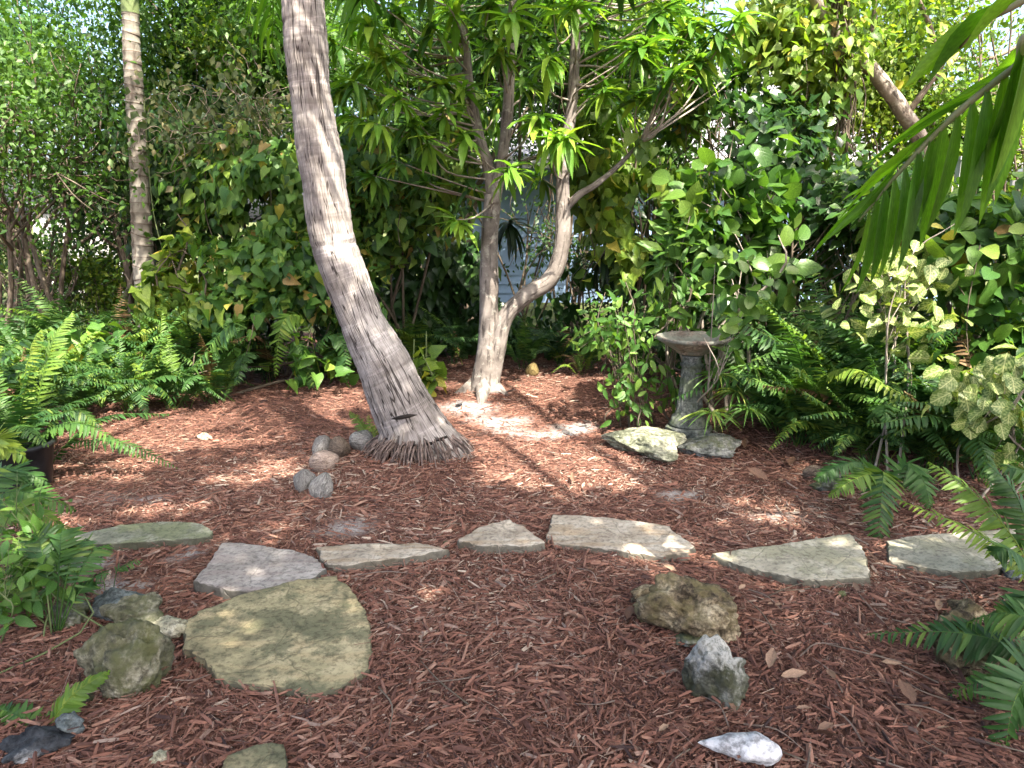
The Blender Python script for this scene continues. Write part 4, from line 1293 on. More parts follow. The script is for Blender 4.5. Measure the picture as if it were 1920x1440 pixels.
def trunk_fn(height, lean=(0, 0), depth=4, rad=0.07, spread=0.6, length=None, up=0.12, n=1):
    def f(base, r, segs, tips):
        for q in range(n):
            b = Vector(base) + Vector((r.normal() * 0.25, r.normal() * 0.2, 0)) * (1 if n > 1 else 0)
            top = b + Vector((lean[0] + r.normal() * 0.1 * n, lean[1], height))
            mid = (b + top) / 2 + Vector((r.normal() * 0.08, r.normal() * 0.08, 0))
            segs.append(([b, mid, top], [rad, rad * 0.85, rad * 0.7]))
            for c in range(4):
                nd = Vector((r.normal() * spread * 1.3, r.normal() * spread * 1.3, 0.7))
                grow(top - Vector((0, 0, 0.25 * height * c / 4)), nd, (length or height * 0.4), rad * 0.55, depth - 1, r, segs, tips, spread, 0.3, up)
    return f

# --- far screen of trees
far = [
    ('tall_tree', 'tall fine-leaved tree at the far left corner behind the ferns', (-8.3, 10.2), 2.2, 'small_blue', 26000, 11),
    ('tall_tree', 'airy small-leaved tree with sky showing through, left of the ringed palm', (-6.2, 9.2), 1.9, 'small_blue', 24000, 12),
    ('tall_tree', 'bright green small-leaved tree between the ringed palm and the coconut trunk', (-4.1, 9.8), 2.0, 'small', 30000, 13),
    ('tall_tree', 'dark leafy tree directly behind the coconut palm trunk', (-2.4, 10.5), 2.0, 'small_dark', 26000, 14),
    ('tall_tree', 'dark dense tree behind the mango tree', (-0.6, 10.4), 1.8, 'small_dark', 24000, 15),
    ('tall_tree', 'light green tree rising right of the mango crown', (2.0, 11.2), 2.3, 'small', 22000, 16),
    ('tall_tree', 'lime green sunlit tree standing in front of the roof at right', (5.2, 9.6), 2.3, 'small_lime', 20000, 17),
    ('tall_tree', 'lime yellow tree at the far right edge behind the white post', (7.0, 8.6), 1.9, 'small_lime', 24000, 18),
]
for nm, lab, (x, y), h, mt, n, sd in far:
    tree(nm, lab, (x, y, 0), trunk_fn(h, (0, 0), 4, 0.075, 0.65, 1.25), mt, OVATE_LO, n, (0.05, 0.10), sd, 0.30, group='tall trees of the far screen')

# --- thin multi-stem trees at the left
for k, (px, py, Y, lab) in enumerate([(15, 640, 7.6, 'thin dark-stemmed sapling at the left edge of the view'), (120, 640, 8.0, 'slender many-stemmed sapling between left edge and ringed palm'), (190, 620, 8.4, 'thin crooked sapling just left of the ringed palm')]):
    b = at(px, py, Y); b.z = 0
    tree('sapling', lab, b, trunk_fn(1.5, (0.1, 0), 3, 0.035, 0.55, 0.9, n=3), 'small', OVATE_LO, 6000, (0.05, 0.09), 30 + k, 0.28, group='thin saplings at the left')

for k, (px, py, Y, w, h, mt, n, lab) in enumerate([(40, 470, 8.8, 260, 260, 'small', 4200, 'loose small-leaved bush behind the ferns at the left edge'), (170, 500, 9.0, 240, 240, 'small_lime', 3000, 'light yellow-green bush glowing behind the saplings'),
        (250, 380, 9.2, 240, 300, 'small_blue', 4200, 'bluish green bush behind the ringed palm'), (100, 330, 9.4, 280, 240, 'small_blue', 4200, 'dense bluish bush high up behind the saplings'),
        (980, 400, 9.6, 260, 260, 'small_dark', 1500, 'sparse dark bush against the pale blue house wall'), (1090, 480, 9.4, 180, 240, 'small', 900, 'thin bush against the house wall behind the curved stem'), (1480, 200, 9.5, 380, 200, 'small', 3600, 'fine-leaved bush in front of the shingle roof'), (1780, 250, 8.4, 340, 360, 'small_lime', 9000, 'sunny lime-green bush behind the near palm frond'),
        (1640, 120, 8.2, 340, 260, 'small_lime', 7000, 'lime-green foliage mass behind the leaning limb'), (1880, 90, 7.8, 260, 300, 'small_lime', 6000, 'lime-green foliage in the upper right corner'), (1330, 200, 9.0, 240, 220, 'small', 2600, 'green bush hiding part of the shingle roof'),
        (30, 430, 10.6, 320, 300, 'small', 6500, 'broad green bush closing the view at the left edge'), (190, 440, 10.8, 280, 280, 'small_lime', 5000, 'sunlit bush closing the view left of the ringed palm'), (1860, 360, 9.6, 320, 260, 'small_lime', 6000, 'sunlit bush closing the view at the right edge'), (1700, 340, 9.4, 260, 240, 'small', 5000, 'green bush behind the leaning limb'),
        (1060, 60, 9.6, 300, 240, 'small', 5200, 'light green foliage high behind the mango crown'), (760, 80, 9.8, 320, 260, 'small_lime', 6000, 'sunlit foliage high behind the left side of the mango crown'), (1240, 60, 9.2, 300, 240, 'small_lime', 5000, 'yellow-green foliage high between mango and leaning limb'), (420, 120, 9.0, 320, 240, 'small_lime', 6000, 'bright foliage above the dry vine tangle'),
        (1250, 300, 8.7, 220, 160, 'small', 2600, 'leafy bush filling the gap under the roof edge right of the mango'),
        (1180, 520, 8.9, 240, 260, 'small_dark', 3000, 'dark bush behind the yellow-green vine right of the curved stem'), (1400, 560, 8.0, 300, 260, 'small_dark', 4200, 'dark bush behind the round-leaved shrub'), (1600, 560, 7.6, 300, 260, 'small_dark', 4200, 'dark bush behind the tall glossy shrub'), (60, 500, 8.2, 240, 180, 'small', 4000, 'leafy bush between the sapling stems at the left edge')]):
    g_ = at(px, 700, Y)
    leaf_shrub('bush', lab, 'shrub', 'bushes behind the hedge', g_, [lump(px, py, Y, w, h, .5), lump(px + 40, py + 60, Y, w * .7, h * .7, .5)], n, mt, [OVATE], (0.05, 0.095), 500 + k, 0, OVATE_LO, hang=.3, aspect=.55, stems=7, nz=.6, shell=.9, jit=.8)

# --- heart-leaved hedge
HL = [HEART, HEART_B]
HMIX = [HEART_LO, HEART_B, OVATE_LO, HEART_LO]
G1 = 'heart-leaved vine thickets along the back'
leaf_shrub('heart_leaf_shrub', 'dense heart-leaved thicket hanging behind the coconut trunk, left side', 'shrub', G1, at(520, 700, 7.3),
           [lump(540, 380, 7.2, 260, 260, .7), lump(470, 520, 7.0, 240, 260, .6), lump(580, 560, 6.9, 200, 300, .5), lump(600, 660, 6.8, 160, 120, .4), lump(440, 340, 7.4, 200, 200, .6)], 6000, 'heart', HL, (0.05, 0.145), 51, 240, HMIX)
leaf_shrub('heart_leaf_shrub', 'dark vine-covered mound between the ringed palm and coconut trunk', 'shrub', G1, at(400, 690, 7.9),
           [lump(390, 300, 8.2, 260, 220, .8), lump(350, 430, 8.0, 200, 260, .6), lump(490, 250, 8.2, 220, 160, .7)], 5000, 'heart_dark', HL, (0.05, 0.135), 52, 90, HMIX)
leaf_shrub('heart_leaf_shrub', 'bright yellow-green heart-leaved vine climbing beside the ringed palm base', 'shrub', G1, at(330, 700, 6.9),
           [lump(345, 500, 6.9, 130, 130, .35), lump(310, 580, 6.8, 120, 150, .35), lump(380, 560, 6.8, 110, 120, .3)], 1100, 'heart_yellow', HL, (0.06, 0.15), 53, 150, HMIX)
leaf_shrub('heart_leaf_shrub', 'heart-leaved thicket hanging left of the straight mango stem', 'shrub', G1, at(760, 680, 7.7),
           [lump(740, 330, 7.2, 260, 200, .5), lump(830, 250, 7.4, 200, 220, .5), lump(700, 420, 7.3, 180, 180, .5), lump(660, 300, 7.5, 140, 260, .5)], 4800, 'heart', HL, (0.055, 0.15), 54, 200, HMIX)
leaf_shrub('heart_leaf_shrub', 'very dark thicket in deep shade behind the mango stems', 'shrub', G1, at(800, 690, 8.6),  # dark leaf colour serves as a painted shadow backdrop
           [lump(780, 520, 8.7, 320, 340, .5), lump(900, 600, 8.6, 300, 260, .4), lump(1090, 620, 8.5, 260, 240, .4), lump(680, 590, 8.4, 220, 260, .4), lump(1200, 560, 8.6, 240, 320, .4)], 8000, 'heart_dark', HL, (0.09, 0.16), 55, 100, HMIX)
leaf_shrub('heart_leaf_shrub', 'yellow-green heart-leaved vine hanging right of the curved mango stem', 'shrub', G1, at(1160, 690, 7.5),
           [lump(1160, 260, 7.0, 220, 240, .5), lump(1210, 400, 7.0, 200, 220, .45), lump(1130, 330, 7.2, 150, 260, .4), lump(1250, 180, 7.2, 180, 200, .5), lump(1230, 500, 6.9, 160, 180, .4)], 4200, 'heart_yellow', HL, (0.06, 0.155), 56, 240, HMIX)
leaf_shrub('heart_leaf_shrub', 'leafy vine mass draped over the leaning tree at upper right', 'shrub', G1, at(1520, 700, 7.6),
           [lump(1520, 120, 7.2, 200, 260, .5), lump(1440, 60, 7.4, 220, 180, .5), lump(1590, 260, 7.0, 170, 240, .4), lump(1680, 160, 7.3, 200, 220, .5), lump(1650, 330, 7.1, 180, 160, .4)], 4000, 'heart_yellow', HL, (0.055, 0.135), 57, 170, HMIX, stems=7)
leaf_shrub('vine_groundcover', 'low heart-leaved creeper spreading at the foot of the left hedge', 'creeper', None, gp(440, 745),
           [lump(480, 690, 6.4, 260, 110, .35), lump(330, 700, 6.1, 200, 120, .35), lump(640, 690, 6.9, 160, 90, .3), lump(200, 690, 6.2, 200, 160, .4)], 900, 'heart', HL, (0.09, 0.16), 58, 200, HMIX, hang=0.1, stems=4)
leaf_shrub('low_leafy_plant', 'bright round-leaved young plant between the palm trunk and mango base', 'plant', None, gp(800, 742),
           [lump(795, 690, 6.3, 70, 60, .16), lump(810, 715, 6.2, 60, 40, .14)], 26, 'heart_yellow', HL, (0.13, 0.20), 59, 40, HMIX, thr=-2, hang=0.1, stems=6, stem_mat='green_stem')

# --- glossy and round-leaved shrubs at the right
RL = [ROUND, OVATE]
leaf_shrub('round_leaf_shrub', 'large round-leaved shrub standing behind the birdbath', 'shrub', None, at(1340, 760, 5.7),
           [lump(1340, 400, 5.7, 170, 220, .35), lump(1400, 520, 5.6, 170, 180, .35), lump(1290, 500, 5.8, 140, 200, .3), lump(1420, 380, 5.8, 160, 160, .35)], 560, 'round', RL, (0.10, 0.18), 61, 240, ROUND, thr=-2, hang=0.2, aspect=0.72, stems=9, stem_mat='stem_grey')
leaf_shrub('glossy_shrub', 'dark glossy-leaved shrub under the roof line at right of the mango', 'shrub', None, at(1420, 760, 6.9),
           [lump(1400, 300, 6.9, 240, 240, .5), lump(1330, 220, 7.2, 200, 160, .5), lump(1500, 420, 6.7, 240, 260, .5), lump(1480, 280, 7.0, 200, 180, .5)], 3600, 'glossy', RL, (0.08, 0.14), 62, 220, OVATE_LO, hang=0.25, aspect=0.66, stems=10)
leaf_shrub('glossy_shrub', 'tall glossy shrub between the round-leaved shrub and the variegated one', 'shrub', None, at(1560, 800, 6.0),
           [lump(1560, 470, 6.0, 240, 260, .45), lump(1640, 400, 6.1, 200, 200, .45), lump(1500, 580, 5.8, 180, 200, .4), lump(1600, 640, 5.7, 240, 160, .4)], 2800, 'glossy', RL, (0.08, 0.15), 63, 220, OVATE_LO, hang=0.3, aspect=0.7, stems=12)
leaf_shrub('broad_leaf_shrub', 'lime-leaved shrub filling the right edge below the palm frond', 'shrub', None, at(1870, 800, 4.6),
           [lump(1860, 480, 4.8, 240, 240, .4), lump(1780, 430, 5.0, 200, 160, .35), lump(1900, 640, 4.5, 160, 240, .35), lump(1720, 380, 5.4, 200, 140, .35)], 1200, 'heart', [OVATE, ROUND], (0.10, 0.19), 64, 240, OVATE, hang=0.25, aspect=0.6, stems=9)
leaf_shrub('low_bush', 'dense low bush filling the shade behind the birdbath and papyrus', 'shrub', None, at(1420, 760, 6.6),
           [lump(1340, 640, 6.7, 200, 200, .35), lump(1450, 660, 6.5, 220, 220, .35), lump(1560, 680, 6.3, 220, 200, .35), lump(1250, 600, 7.0, 180, 200, .35)], 2600, 'small_dark', [OVATE], (0.06, 0.11), 71, 0, OVATE_LO, hang=.3, aspect=.6, stems=8)
leaf_shrub('low_bush', 'dark leafy bush behind the variegated shrubs at the right edge', 'shrub', None, at(1800, 800, 5.4),
           [lump(1720, 640, 5.5, 240, 260, .35), lump(1850, 680, 5.2, 240, 240, .35), lump(1900, 780, 4.8, 160, 160, .3)], 2200, 'small', [OVATE], (0.06, 0.11), 72, 0, OVATE_LO, hang=.3, aspect=.55, stems=8)
leaf_shrub('variegated_shrub', 'cream and green variegated shrub rising above the right-hand ferns', 'shrub', None, gp(1690, 900),
           [lump(1690, 520, 4.5, 130, 110, .22), lump(1640, 580, 4.4, 100, 140, .2), lump(1720, 600, 4.4, 110, 150, .2), lump(1660, 470, 4.7, 130, 70, .2), lump(1750, 500, 4.6, 90, 90, .2)], 220, 'varieg', [ROUND, OVATE], (0.06, 0.125), 65, 230, OVATE, thr=-2, hang=0.55, aspect=0.72, stems=3, stem_mat='stem_grey', srad=0.009)
leaf_shrub('variegated_shrub', 'variegated shrub with large cream-veined leaves near the right edge', 'shrub', None, gp(1840, 940),
           [lump(1830, 740, 3.9, 150, 120, .18), lump(1880, 790, 3.8, 110, 130, .16), lump(1800, 690, 4.1, 110, 80, .16), lump(1890, 690, 3.9, 110, 80, .15)], 80, 'varieg', [ROUND, OVATE], (0.07, 0.135), 66, 120, OVATE, thr=-2, hang=0.7, aspect=0.8, stems=3, stem_mat='stem_grey', srad=0.008)
leaf_shrub('young_shrub', 'bright airy young shrub left of the birdbath', 'shrub', None, gp(1185, 800),
           [lump(1165, 600, 5.35, 150, 90, .25), lump(1120, 620, 5.4, 120, 70, .2), lump(1190, 680, 5.3, 130, 120, .2), lump(1180, 750, 5.25, 100, 90, .14)], 420, 'shrub', [OVATE], (0.06, 0.11), 67, 290, OVATE, thr=-2, hang=0.05, aspect=0.42, stems=6, stem_mat='stem', srad=0.007, face=1.0)
leaf_shrub('young_shrub', 'slender dark-stemmed sapling with drooping leaves behind the birdbath bowl', 'shrub', None, gp(1262, 795),
           [lump(1275, 480, 5.6, 130, 180, .25), lump(1290, 560, 5.5, 120, 120, .25), lump(1255, 720, 5.35, 60, 60, .1)], 260, 'shrub', [LANCE], (0.10, 0.17), 68, 260, LANCE, thr=-2, hang=0.15, aspect=0.3, stems=4, stem_mat='stem', srad=0.010, face=1.0)
leaf_shrub('young_shrub', 'grey-stemmed sapling with broad leaves overlapping the right side of the birdbath bowl', 'shrub', None, gp(1366, 838),
           [lump(1375, 620, 4.85, 90, 70, .12), lump(1400, 540, 4.9, 130, 90, .18), lump(1350, 470, 5.0, 110, 90, .18), lump(1362, 680, 4.8, 50, 60, .08)], 64, 'round', RL, (0.07, 0.135), 73, 64, ROUND, thr=-2, hang=.35, aspect=.66, stems=1, stem_mat='stem_grey', srad=0.008, face=1.0)
leaf_shrub('leafy_shrub', 'bushy bright green shrub in the left foreground above the rocks', 'shrub', None, gp(70, 1190),
           [lump(60, 1020, 2.75, 150, 170, .16), lump(30, 1120, 2.6, 120, 130, .14), lump(90, 1080, 2.65, 100, 110, .12)], 330, 'shrub', [OVATE], (0.045, 0.085), 69, 290, OVATE, thr=-2, hang=0.0, aspect=0.45, stems=9, stem_mat='green_stem', srad=0.004, face=1.0)

# dry tangled vine
def build_vine_tangle():
    base = at(420, 700, 7.2); base.z = 0
    root = thing('dry_vine_tangle', base, 'tangle of dry brownish vine stems and leaves slung between ringed palm and coconut', 'vine')
    r = np.random.default_rng(77)
    b = Bag()
    cs = [at(300, 220, 7.0), at(350, 240, 6.9), at(400, 210, 7.0), at(470, 190, 7.0), at(520, 210, 7.0)]
    P = []
    for k in range(70):
        c = np.array(cs[int(r.integers(len(cs)))]) + r.normal(size=3) * np.array([.16, .12, .16])
        pts = [c]
        d = unit(r.normal(size=3))
        for q in range(5):
            d = unit(d + r.normal(size=3) * 0.6 + np.array([0, 0, -0.12])); pts.append(pts[-1] + d * 0.09)
        v, t, u = tube(pts, [0.004, 0.004, 0.0035, 0.003, 0.003, 0.002], 4, 14, False); b.add(v, t, u)
        P += pts
    hang = at(280, 330, 7.0)
    link('vine_stems', b.mesh('vine_stems', M['husk_tan'], True, base), root)
    P = np.array(P); P = P[r.integers(0, len(P), 900)] + r.normal(size=(900, 3)) * 0.11
    d = r.normal(size=(900, 3)) * .6 + np.array([0, 0, -.7])
    R = frames(d, r.normal(size=(900, 3)) * .5 + np.array([0, -.5, .6])); S = r.uniform(.04, .09, 900)
    place_leaves(root, base, [OVATE], M['dry_vine'], R, P, np.stack([S * .7, S, S * .7], 1), r.random(900), 0, 'leaf', 'foliage', OVATE_LO)
    # long green vine hanging down the ringed palm
    pts = [at(270, 190, 7.1), at(278, 300, 7.1), at(288, 400, 7.05), at(305, 470, 7.0)]
    v, t, u = tube(pts, [.006, .006, .005, .004], 5, 20)
    link('hanging_stem', make_mesh('hanging_stem', v - np.array(base), t, u, None, True, M['green_stem']), root)
build_vine_tangle()

# leaning tree at upper right
def build_leaning_tree():
    base = at(1800, 640, 7.4); base.z = 0
    root = thing('leaning_tree', base, 'tree with a thick bare limb leaning diagonally at upper right', 'tree')
    pts = [base, at(1790, 420, 7.4), at(1740, 290, 7.3), at(1690, 205, 7.2), at(1625, 120, 7.1), at(1555, 45, 7.0), at(1500, -60, 6.9)]
    rad = [w / 2 * mpp(7.2, 3) for w in (44, 36, 30, 28, 27, 25, 22)]
    v, t, u = tube(pts, rad, 14, 46)
    for i in range(len(v)):
        v[i] += 0.012 * vnoise(v[i] * 6, 1, 3)
    tr = link('trunk', make_mesh('trunk', v - np.array(base), t, u, None, True, M['stem_grey']), root)
    pts = [at(1575, -40, 7.0), at(1572, 60, 7.0), at(1580, 170, 6.95), at(1588, 290, 6.9)]
    b = Bag(); r = np.random.default_rng(5)
    for k in range(34):
        o = [p + Vector((r.normal() * .07, r.normal() * .06, 0)) for p in pts]
        v, t, u = tube(o, [.008, .007, .006, .004], 4, 14); b.add(v, t, u)
    o = link('aerial_roots', b.mesh('aerial_roots', M['stem'], True, base), root); tag(o, kind='stuff')
    for (a, c) in (((1760, 150), (1715, -20)), ((1620, 115), (1640, -30)), ((1700, 215), (1800, 60))):
        p0, p1 = at(*a, 7.2), at(*c, 7.2)
        v, t, u = tube([p0, (p0 + p1) / 2 + Vector((.04, 0, .02)), p1], [.03, .024, .018], 7, 12)
        link('branch', make_mesh('branch', v - np.array(base), t, u, None, True, M['stem']), tr)
    P = np.array([np.array(at(r.uniform(1480, 1920), r.uniform(-260, 110), r.uniform(6.6, 7.8))) for _ in range(2600)])
    P = P[nfield(P, 3.0, 4, 2) > -0.2]; m = len(P)
    R = frames(r.normal(size=(m, 3)) + np.array([0, 0, -.4]), r.normal(size=(m, 3)) * .5 + np.array([0, 0, 1])); S = r.uniform(.06, .11, m)
    place_leaves(root, base, [OVATE], M['small_lime'], R, P, np.stack([S * .5, S, S * .5], 1), r.random(m), 0, 'leaf', 'crown', OVATE_LO)
build_leaning_tree()

# dark strap-leaved epiphytes
for px, py, Y, sc, lab in [(760, 420, 7.9, 1.0, 'dark hanging strap-leaved plant behind the heart-leaved thicket left of the mango'), (955, 420, 7.7, .8, 'dark strap-leaved plant just right of the straight mango stem'), (1135, 475, 7.0, .85, 'dark strap-leaved plant hanging right of the curved mango stem')]:
    c = at(px, py, Y); r = np.random.default_rng(px)
    root = thing('strap_leaf_plant', c, lab, 'plant', 'dark strap-leaved plants behind the mango tree')
    me = single_mesh(STRAP, 'leaf', M['strap'])
    for k in range(26):
        an = r.uniform(0, 6.28); d = np.array([math.cos(an), math.sin(an), r.uniform(-1.6, .5)])
        L = r.uniform(.3, .5) * sc
        R = frames([d], [np.array([math.cos(an) * .4, math.sin(an) * .4, 1.0])])[0]
        link('leaf', me, root, basis=mat44(R, (0, 0, 0), (.055 * sc, L, .055 * sc)))

# ------------------------------------------------------------------ ferns
def frond_geo(curve, npairs, plen, seed, up=(0, 0, 1), tpl=PINNA, wr=0.19, sweep=0.35, droop=0.25, start=0.12, rach=0.0035, bag=None):
    r = np.random.default_rng(seed)
    bag = bag or Bag()
    L = np.linalg.norm(np.diff(np.array([np.array(c) for c in curve]), axis=0), axis=1).sum()
    v, t, u = tube(curve, [rach, rach * .9, rach * .6, rach * .25], 4, 14); bag.add(v, t, np.zeros_like(u), 0.05)
    C = catmull([np.array(c) for c in curve], npairs + 8)
    tn = unit(np.gradient(C, axis=0))
    s = np.linspace(0, 1, len(C))
    k = s >= start
    C, tn, s = C[k], tn[k], s[k]
    q = (s - start) / (1 - start)
    ln = plen * np.minimum(1, 0.55 + q * 3.0) * np.clip((1 - q) / 0.55, 0.0, 1) ** 0.65 + 0.006
    side = unit(np.cross(tn, np.asarray(up, float)) + 1e-6)
    nrm = np.cross(side, tn)
    m = len(C)
    for sg in (-1, 1):
        d = side * sg + tn * (sweep + 0.35 * q[:, None]) - nrm * droop * r.uniform(.2, 2.0, m)[:, None] + r.normal(size=(m, 3)) * 0.11
        nn = nrm + r.normal(size=(m, 3)) * 0.16
        cut = np.where(r.random(m) < .05, .45, 1.0) * r.uniform(.85, 1.1, m)
        bag.stamp(tpl, frames(d, nn), C + tn * (0.004 * sg), np.stack([np.clip(plen * wr, .008, .03) * (0.5 + 0.5 * ln / plen), ln * cut, np.full(m, np.clip(plen * wr, .008, .03))], 1), np.clip(0.4 + 0.12 * r.normal(size=m) + 0.15 * (q > .85), 0, .99))
    return bag

FROND = {}
def frond_variants(mat):
    if mat in FROND: return FROND[mat]
    out = []
    for k in range(7):
        r = np.random.default_rng(200 + k)
        arch = [0.15, 0.45, 0.75, 1.0, 0.3, 0.6, 0.9][k]
        sidew = r.normal() * 0.08
        cur = []
        for t in (0, .25, .5, .75, 1.0):
            ang = 1.35 - arch * 2.0 * t
            cur.append(None)
        # integrate a bending line
        p = np.zeros(3); cur = [p.copy()]; st = 8
        for i in range(st):
            t = (i + .5) / st
            ang = 1.32 - (0.35 + arch * 1.9) * t ** 1.2
            p = p + np.array([sidew * t * .3, math.cos(ang), math.sin(ang)]) / st
            cur.append(p.copy())
        cur = [cur[0], cur[3], cur[5], cur[8]]
        out.append(frond_geo(cur, 36, 0.105, 300 + k, up=(0, -0.3, 1), tpl=PINNA).mesh('frond', M[mat], True))
    FROND[mat] = out
    return out

def fern(base, label, n, size, seed, mat='fern', group=None, az=None, tilt=0.0, lean=(0, 0)):
    base = Vector(base); base.z = float(gz(base.x, base.y))
    r = np.random.default_rng(seed)
    root = thing('sword_fern', base, label, 'fern', group)
    fv = frond_variants(mat)
    for k in range(n):
        a = (k * 2.399 + r.normal() * .25) if az is None else r.uniform(*az)
        L = size * r.uniform(.6, 1.1)
        fq = frond_variants('fern_dry') if r.random() < .05 else (frond_variants('fern_lime') if r.random() < .1 else fv)
        o = link('frond', fq[int(r.integers(len(fq)))], root, (r.normal() * .04, r.normal() * .04, 0.0))
        o.rotation_euler = (r.normal() * .15 + lean[0], r.normal() * .15 + lean[1], a)
        o.scale = (L * r.uniform(.9, 1.25), L, L)
    return root

GL = 'sword ferns massed along the left hedge'
left_ferns = [((15, 900), 22, .8, 'fern', 'big dark-based fern spilling over the black pot at the left edge'), ((-70, 860), 18, 1.0, 'fern', 'tall fern at the very left edge behind the potted fern'),
    ((50, 820), 18, .8, 'fern', 'fern with tall upright fronds between the left edge and the mulch'), ((150, 790), 16, .55, 'fern', 'fern overhanging the left end of the mulch clearing'),
    ((250, 775), 16, .72, 'fern', 'fern at the hedge foot right below the ringed palm'), ((330, 765), 16, .75, 'fern', 'fern with a long frond drooping to the mulch, right of the ringed palm'),
    ((400, 755), 14, .7, 'fern', 'shaded fern beside the low creeper at the hedge foot')]
for k, (p, n, s, mt, lab) in enumerate(left_ferns):
    fern(gp(*p), lab, int(n * 1.35), s * 1.2, 400 + k, mt, GL)
for k, (px, Y, n, s, mt, lab) in enumerate([(60, 6.8, 16, .95, 'fern', 'fern standing in front of the thin saplings at far left'), (170, 7.0, 16, 1.0, 'fern', 'tall fern rising behind the hedge foot left of the ringed palm'), (240, 6.6, 16, .9, 'fern', 'fern hiding the foot of the ringed palm'),
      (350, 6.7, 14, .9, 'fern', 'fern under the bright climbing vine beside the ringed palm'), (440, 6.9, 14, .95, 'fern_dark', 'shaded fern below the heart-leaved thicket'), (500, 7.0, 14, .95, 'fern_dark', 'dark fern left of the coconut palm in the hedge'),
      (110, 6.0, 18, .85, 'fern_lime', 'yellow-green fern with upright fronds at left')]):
    b = at(px, 720, Y); fern(b, lab, int(n * 1.3), s * 1.2, 430 + k, mt, GL)
GB = 'ferns in the shade behind the mango tree'
for k, (px, Y, n, s, mt, lab) in enumerate([(640, 7.0, 12, .7, 'fern', 'small fern left behind the coconut trunk'), (700, 7.5, 14, .8, 'fern_dark', 'fern in shade just behind the coconut trunk'), (780, 7.6, 16, .95, 'fern', 'fern with a sunlit upright frond left of the mango base'),
      (850, 7.9, 12, .8, 'fern_dark', 'dark fern directly behind the mango base'), (985, 7.7, 14, .8, 'fern', 'fern right behind the mango base by the old coconut'), (1050, 7.9, 14, .8, 'fern_dark', 'fern in deep shade under the curved stem'),
      (1110, 7.6, 12, .7, 'fern', 'fern behind the airy young shrub'), (1200, 7.2, 14, .85, 'fern', 'fern standing behind the left rim of the birdbath'), (1090, 7.3, 8, .45, 'fern_lime', 'small bright fern at the mulch edge behind the young shrub')]):
    b = at(px, 700, Y); fern(b, lab, n, s, 450 + k, mt, GB)
GR = 'ferns massed right of the birdbath'
for k, (p, n, s, mt, lab) in enumerate([((1850, 905), 22, .95, 'fern', 'tall fern at the right edge in front of the variegated leaves'), ((1690, 835), 24, 1.15, 'fern', 'tall fern in front of the variegated stems'), ((1770, 880), 20, .9, 'fern', 'fern between the two variegated shrubs'), ((1590, 815), 24, 1.3, 'fern', 'tall upright fern at the back of the right-hand fern mass'), ((1500, 835), 22, 1.1, 'fern', 'upright fern right behind the papyrus rosettes'), ((1560, 850), 20, .75, 'fern', 'broad fern between the papyrus and the variegated shrub'), ((1470, 820), 14, .6, 'fern', 'fern arching right behind the papyrus'), ((1640, 870), 22, .8, 'fern', 'large fern below the variegated shrub'),
      ((1740, 880), 18, .75, 'fern', 'fern under the variegated shrub right of the fern mass'), ((1540, 760), 18, .9, 'fern', 'tall fern behind the right-hand fern mass'), ((1660, 760), 18, 1.0, 'fern', 'tall fern behind the variegated shrub'),
      ((1800, 800), 16, .9, 'fern_dark', 'dark fern at the back near the right edge'), ((1880, 860), 14, .8, 'fern_dark', 'dark fern beneath the large-leaved variegated shrub')]):
    fern(gp(*p), lab, int(n * 1.3), s * 1.15, 470 + k, mt, GR)

# individually placed fronds of the near ferns
def frond_px(root, base, path, npairs, plen, seed, mat, up=(0, -.4, 1), tpl=PINNA, **kw):
    pts = [at(x, y, Y) for x, y, Y in path]
    kw.setdefault('wr', .17)
    bag = frond_geo(pts, int(npairs * 1.15), plen, seed, up, tpl, **kw)
    return link('frond', bag.mesh('frond', M[mat], True, base), root)

b = gp(1660, 905); b.z = 0
rt = thing('sword_fern', b, 'fern drooping one broad frond over the gap between the two pale flagstones', 'fern', 'near ferns at the right')
frond_px(rt, b, [(1640, 930, 3.75), (1655, 885, 3.7), (1652, 940, 3.5), (1645, 1050, 3.3)], 26, .13, 1, 'fern', start=.05)
frond_px(rt, b, [(1660, 930, 3.75), (1640, 890, 3.7), (1600, 900, 3.55), (1555, 930, 3.5)], 24, .09, 2, 'fern_lime', start=.1)
frond_px(rt, b, [(1670, 930, 3.75), (1700, 870, 3.8), (1730, 900, 3.7), (1745, 950, 3.6)], 24, .12, 3, 'fern', start=.1)
frond_px(rt, b, [(1665, 930, 3.75), (1620, 870, 3.8), (1570, 875, 3.75), (1530, 900, 3.7)], 24, .10, 4, 'fern', start=.1)

b = at(1960, 1120, 2.75); b.z = 0
rt = thing('sword_fern', b, 'yellow-green fern leaning in from the right edge over the cracked flagstone', 'fern', 'near ferns at the right')
frond_px(rt, b, [(1960, 1120, 2.8), (1900, 1010, 2.85), (1830, 930, 2.9), (1745, 868, 3.0)], 22, .12, 5, 'fern_lime', start=.15)
frond_px(rt, b, [(1960, 1120, 2.8), (1890, 1040, 2.75), (1800, 985, 2.8), (1680, 935, 2.9)], 26, .075, 6, 'fern_lime', start=.1)
frond_px(rt, b, [(1960, 1120, 2.8), (1930, 1000, 2.9), (1900, 920, 2.95), (1850, 868, 3.0)], 22, .12, 7, 'fern', start=.15)
frond_px(rt, b, [(1980, 1120, 2.8), (1960, 960, 2.8), (1930, 890, 2.8), (1880, 875, 2.8)], 22, .12, 8, 'fern', start=.15)
frond_px(rt, b, [(1960, 1120, 2.8), (1930, 1060, 2.7), (1890, 1030, 2.6), (1860, 1040, 2.6)], 16, .10, 9, 'fern', start=.15)

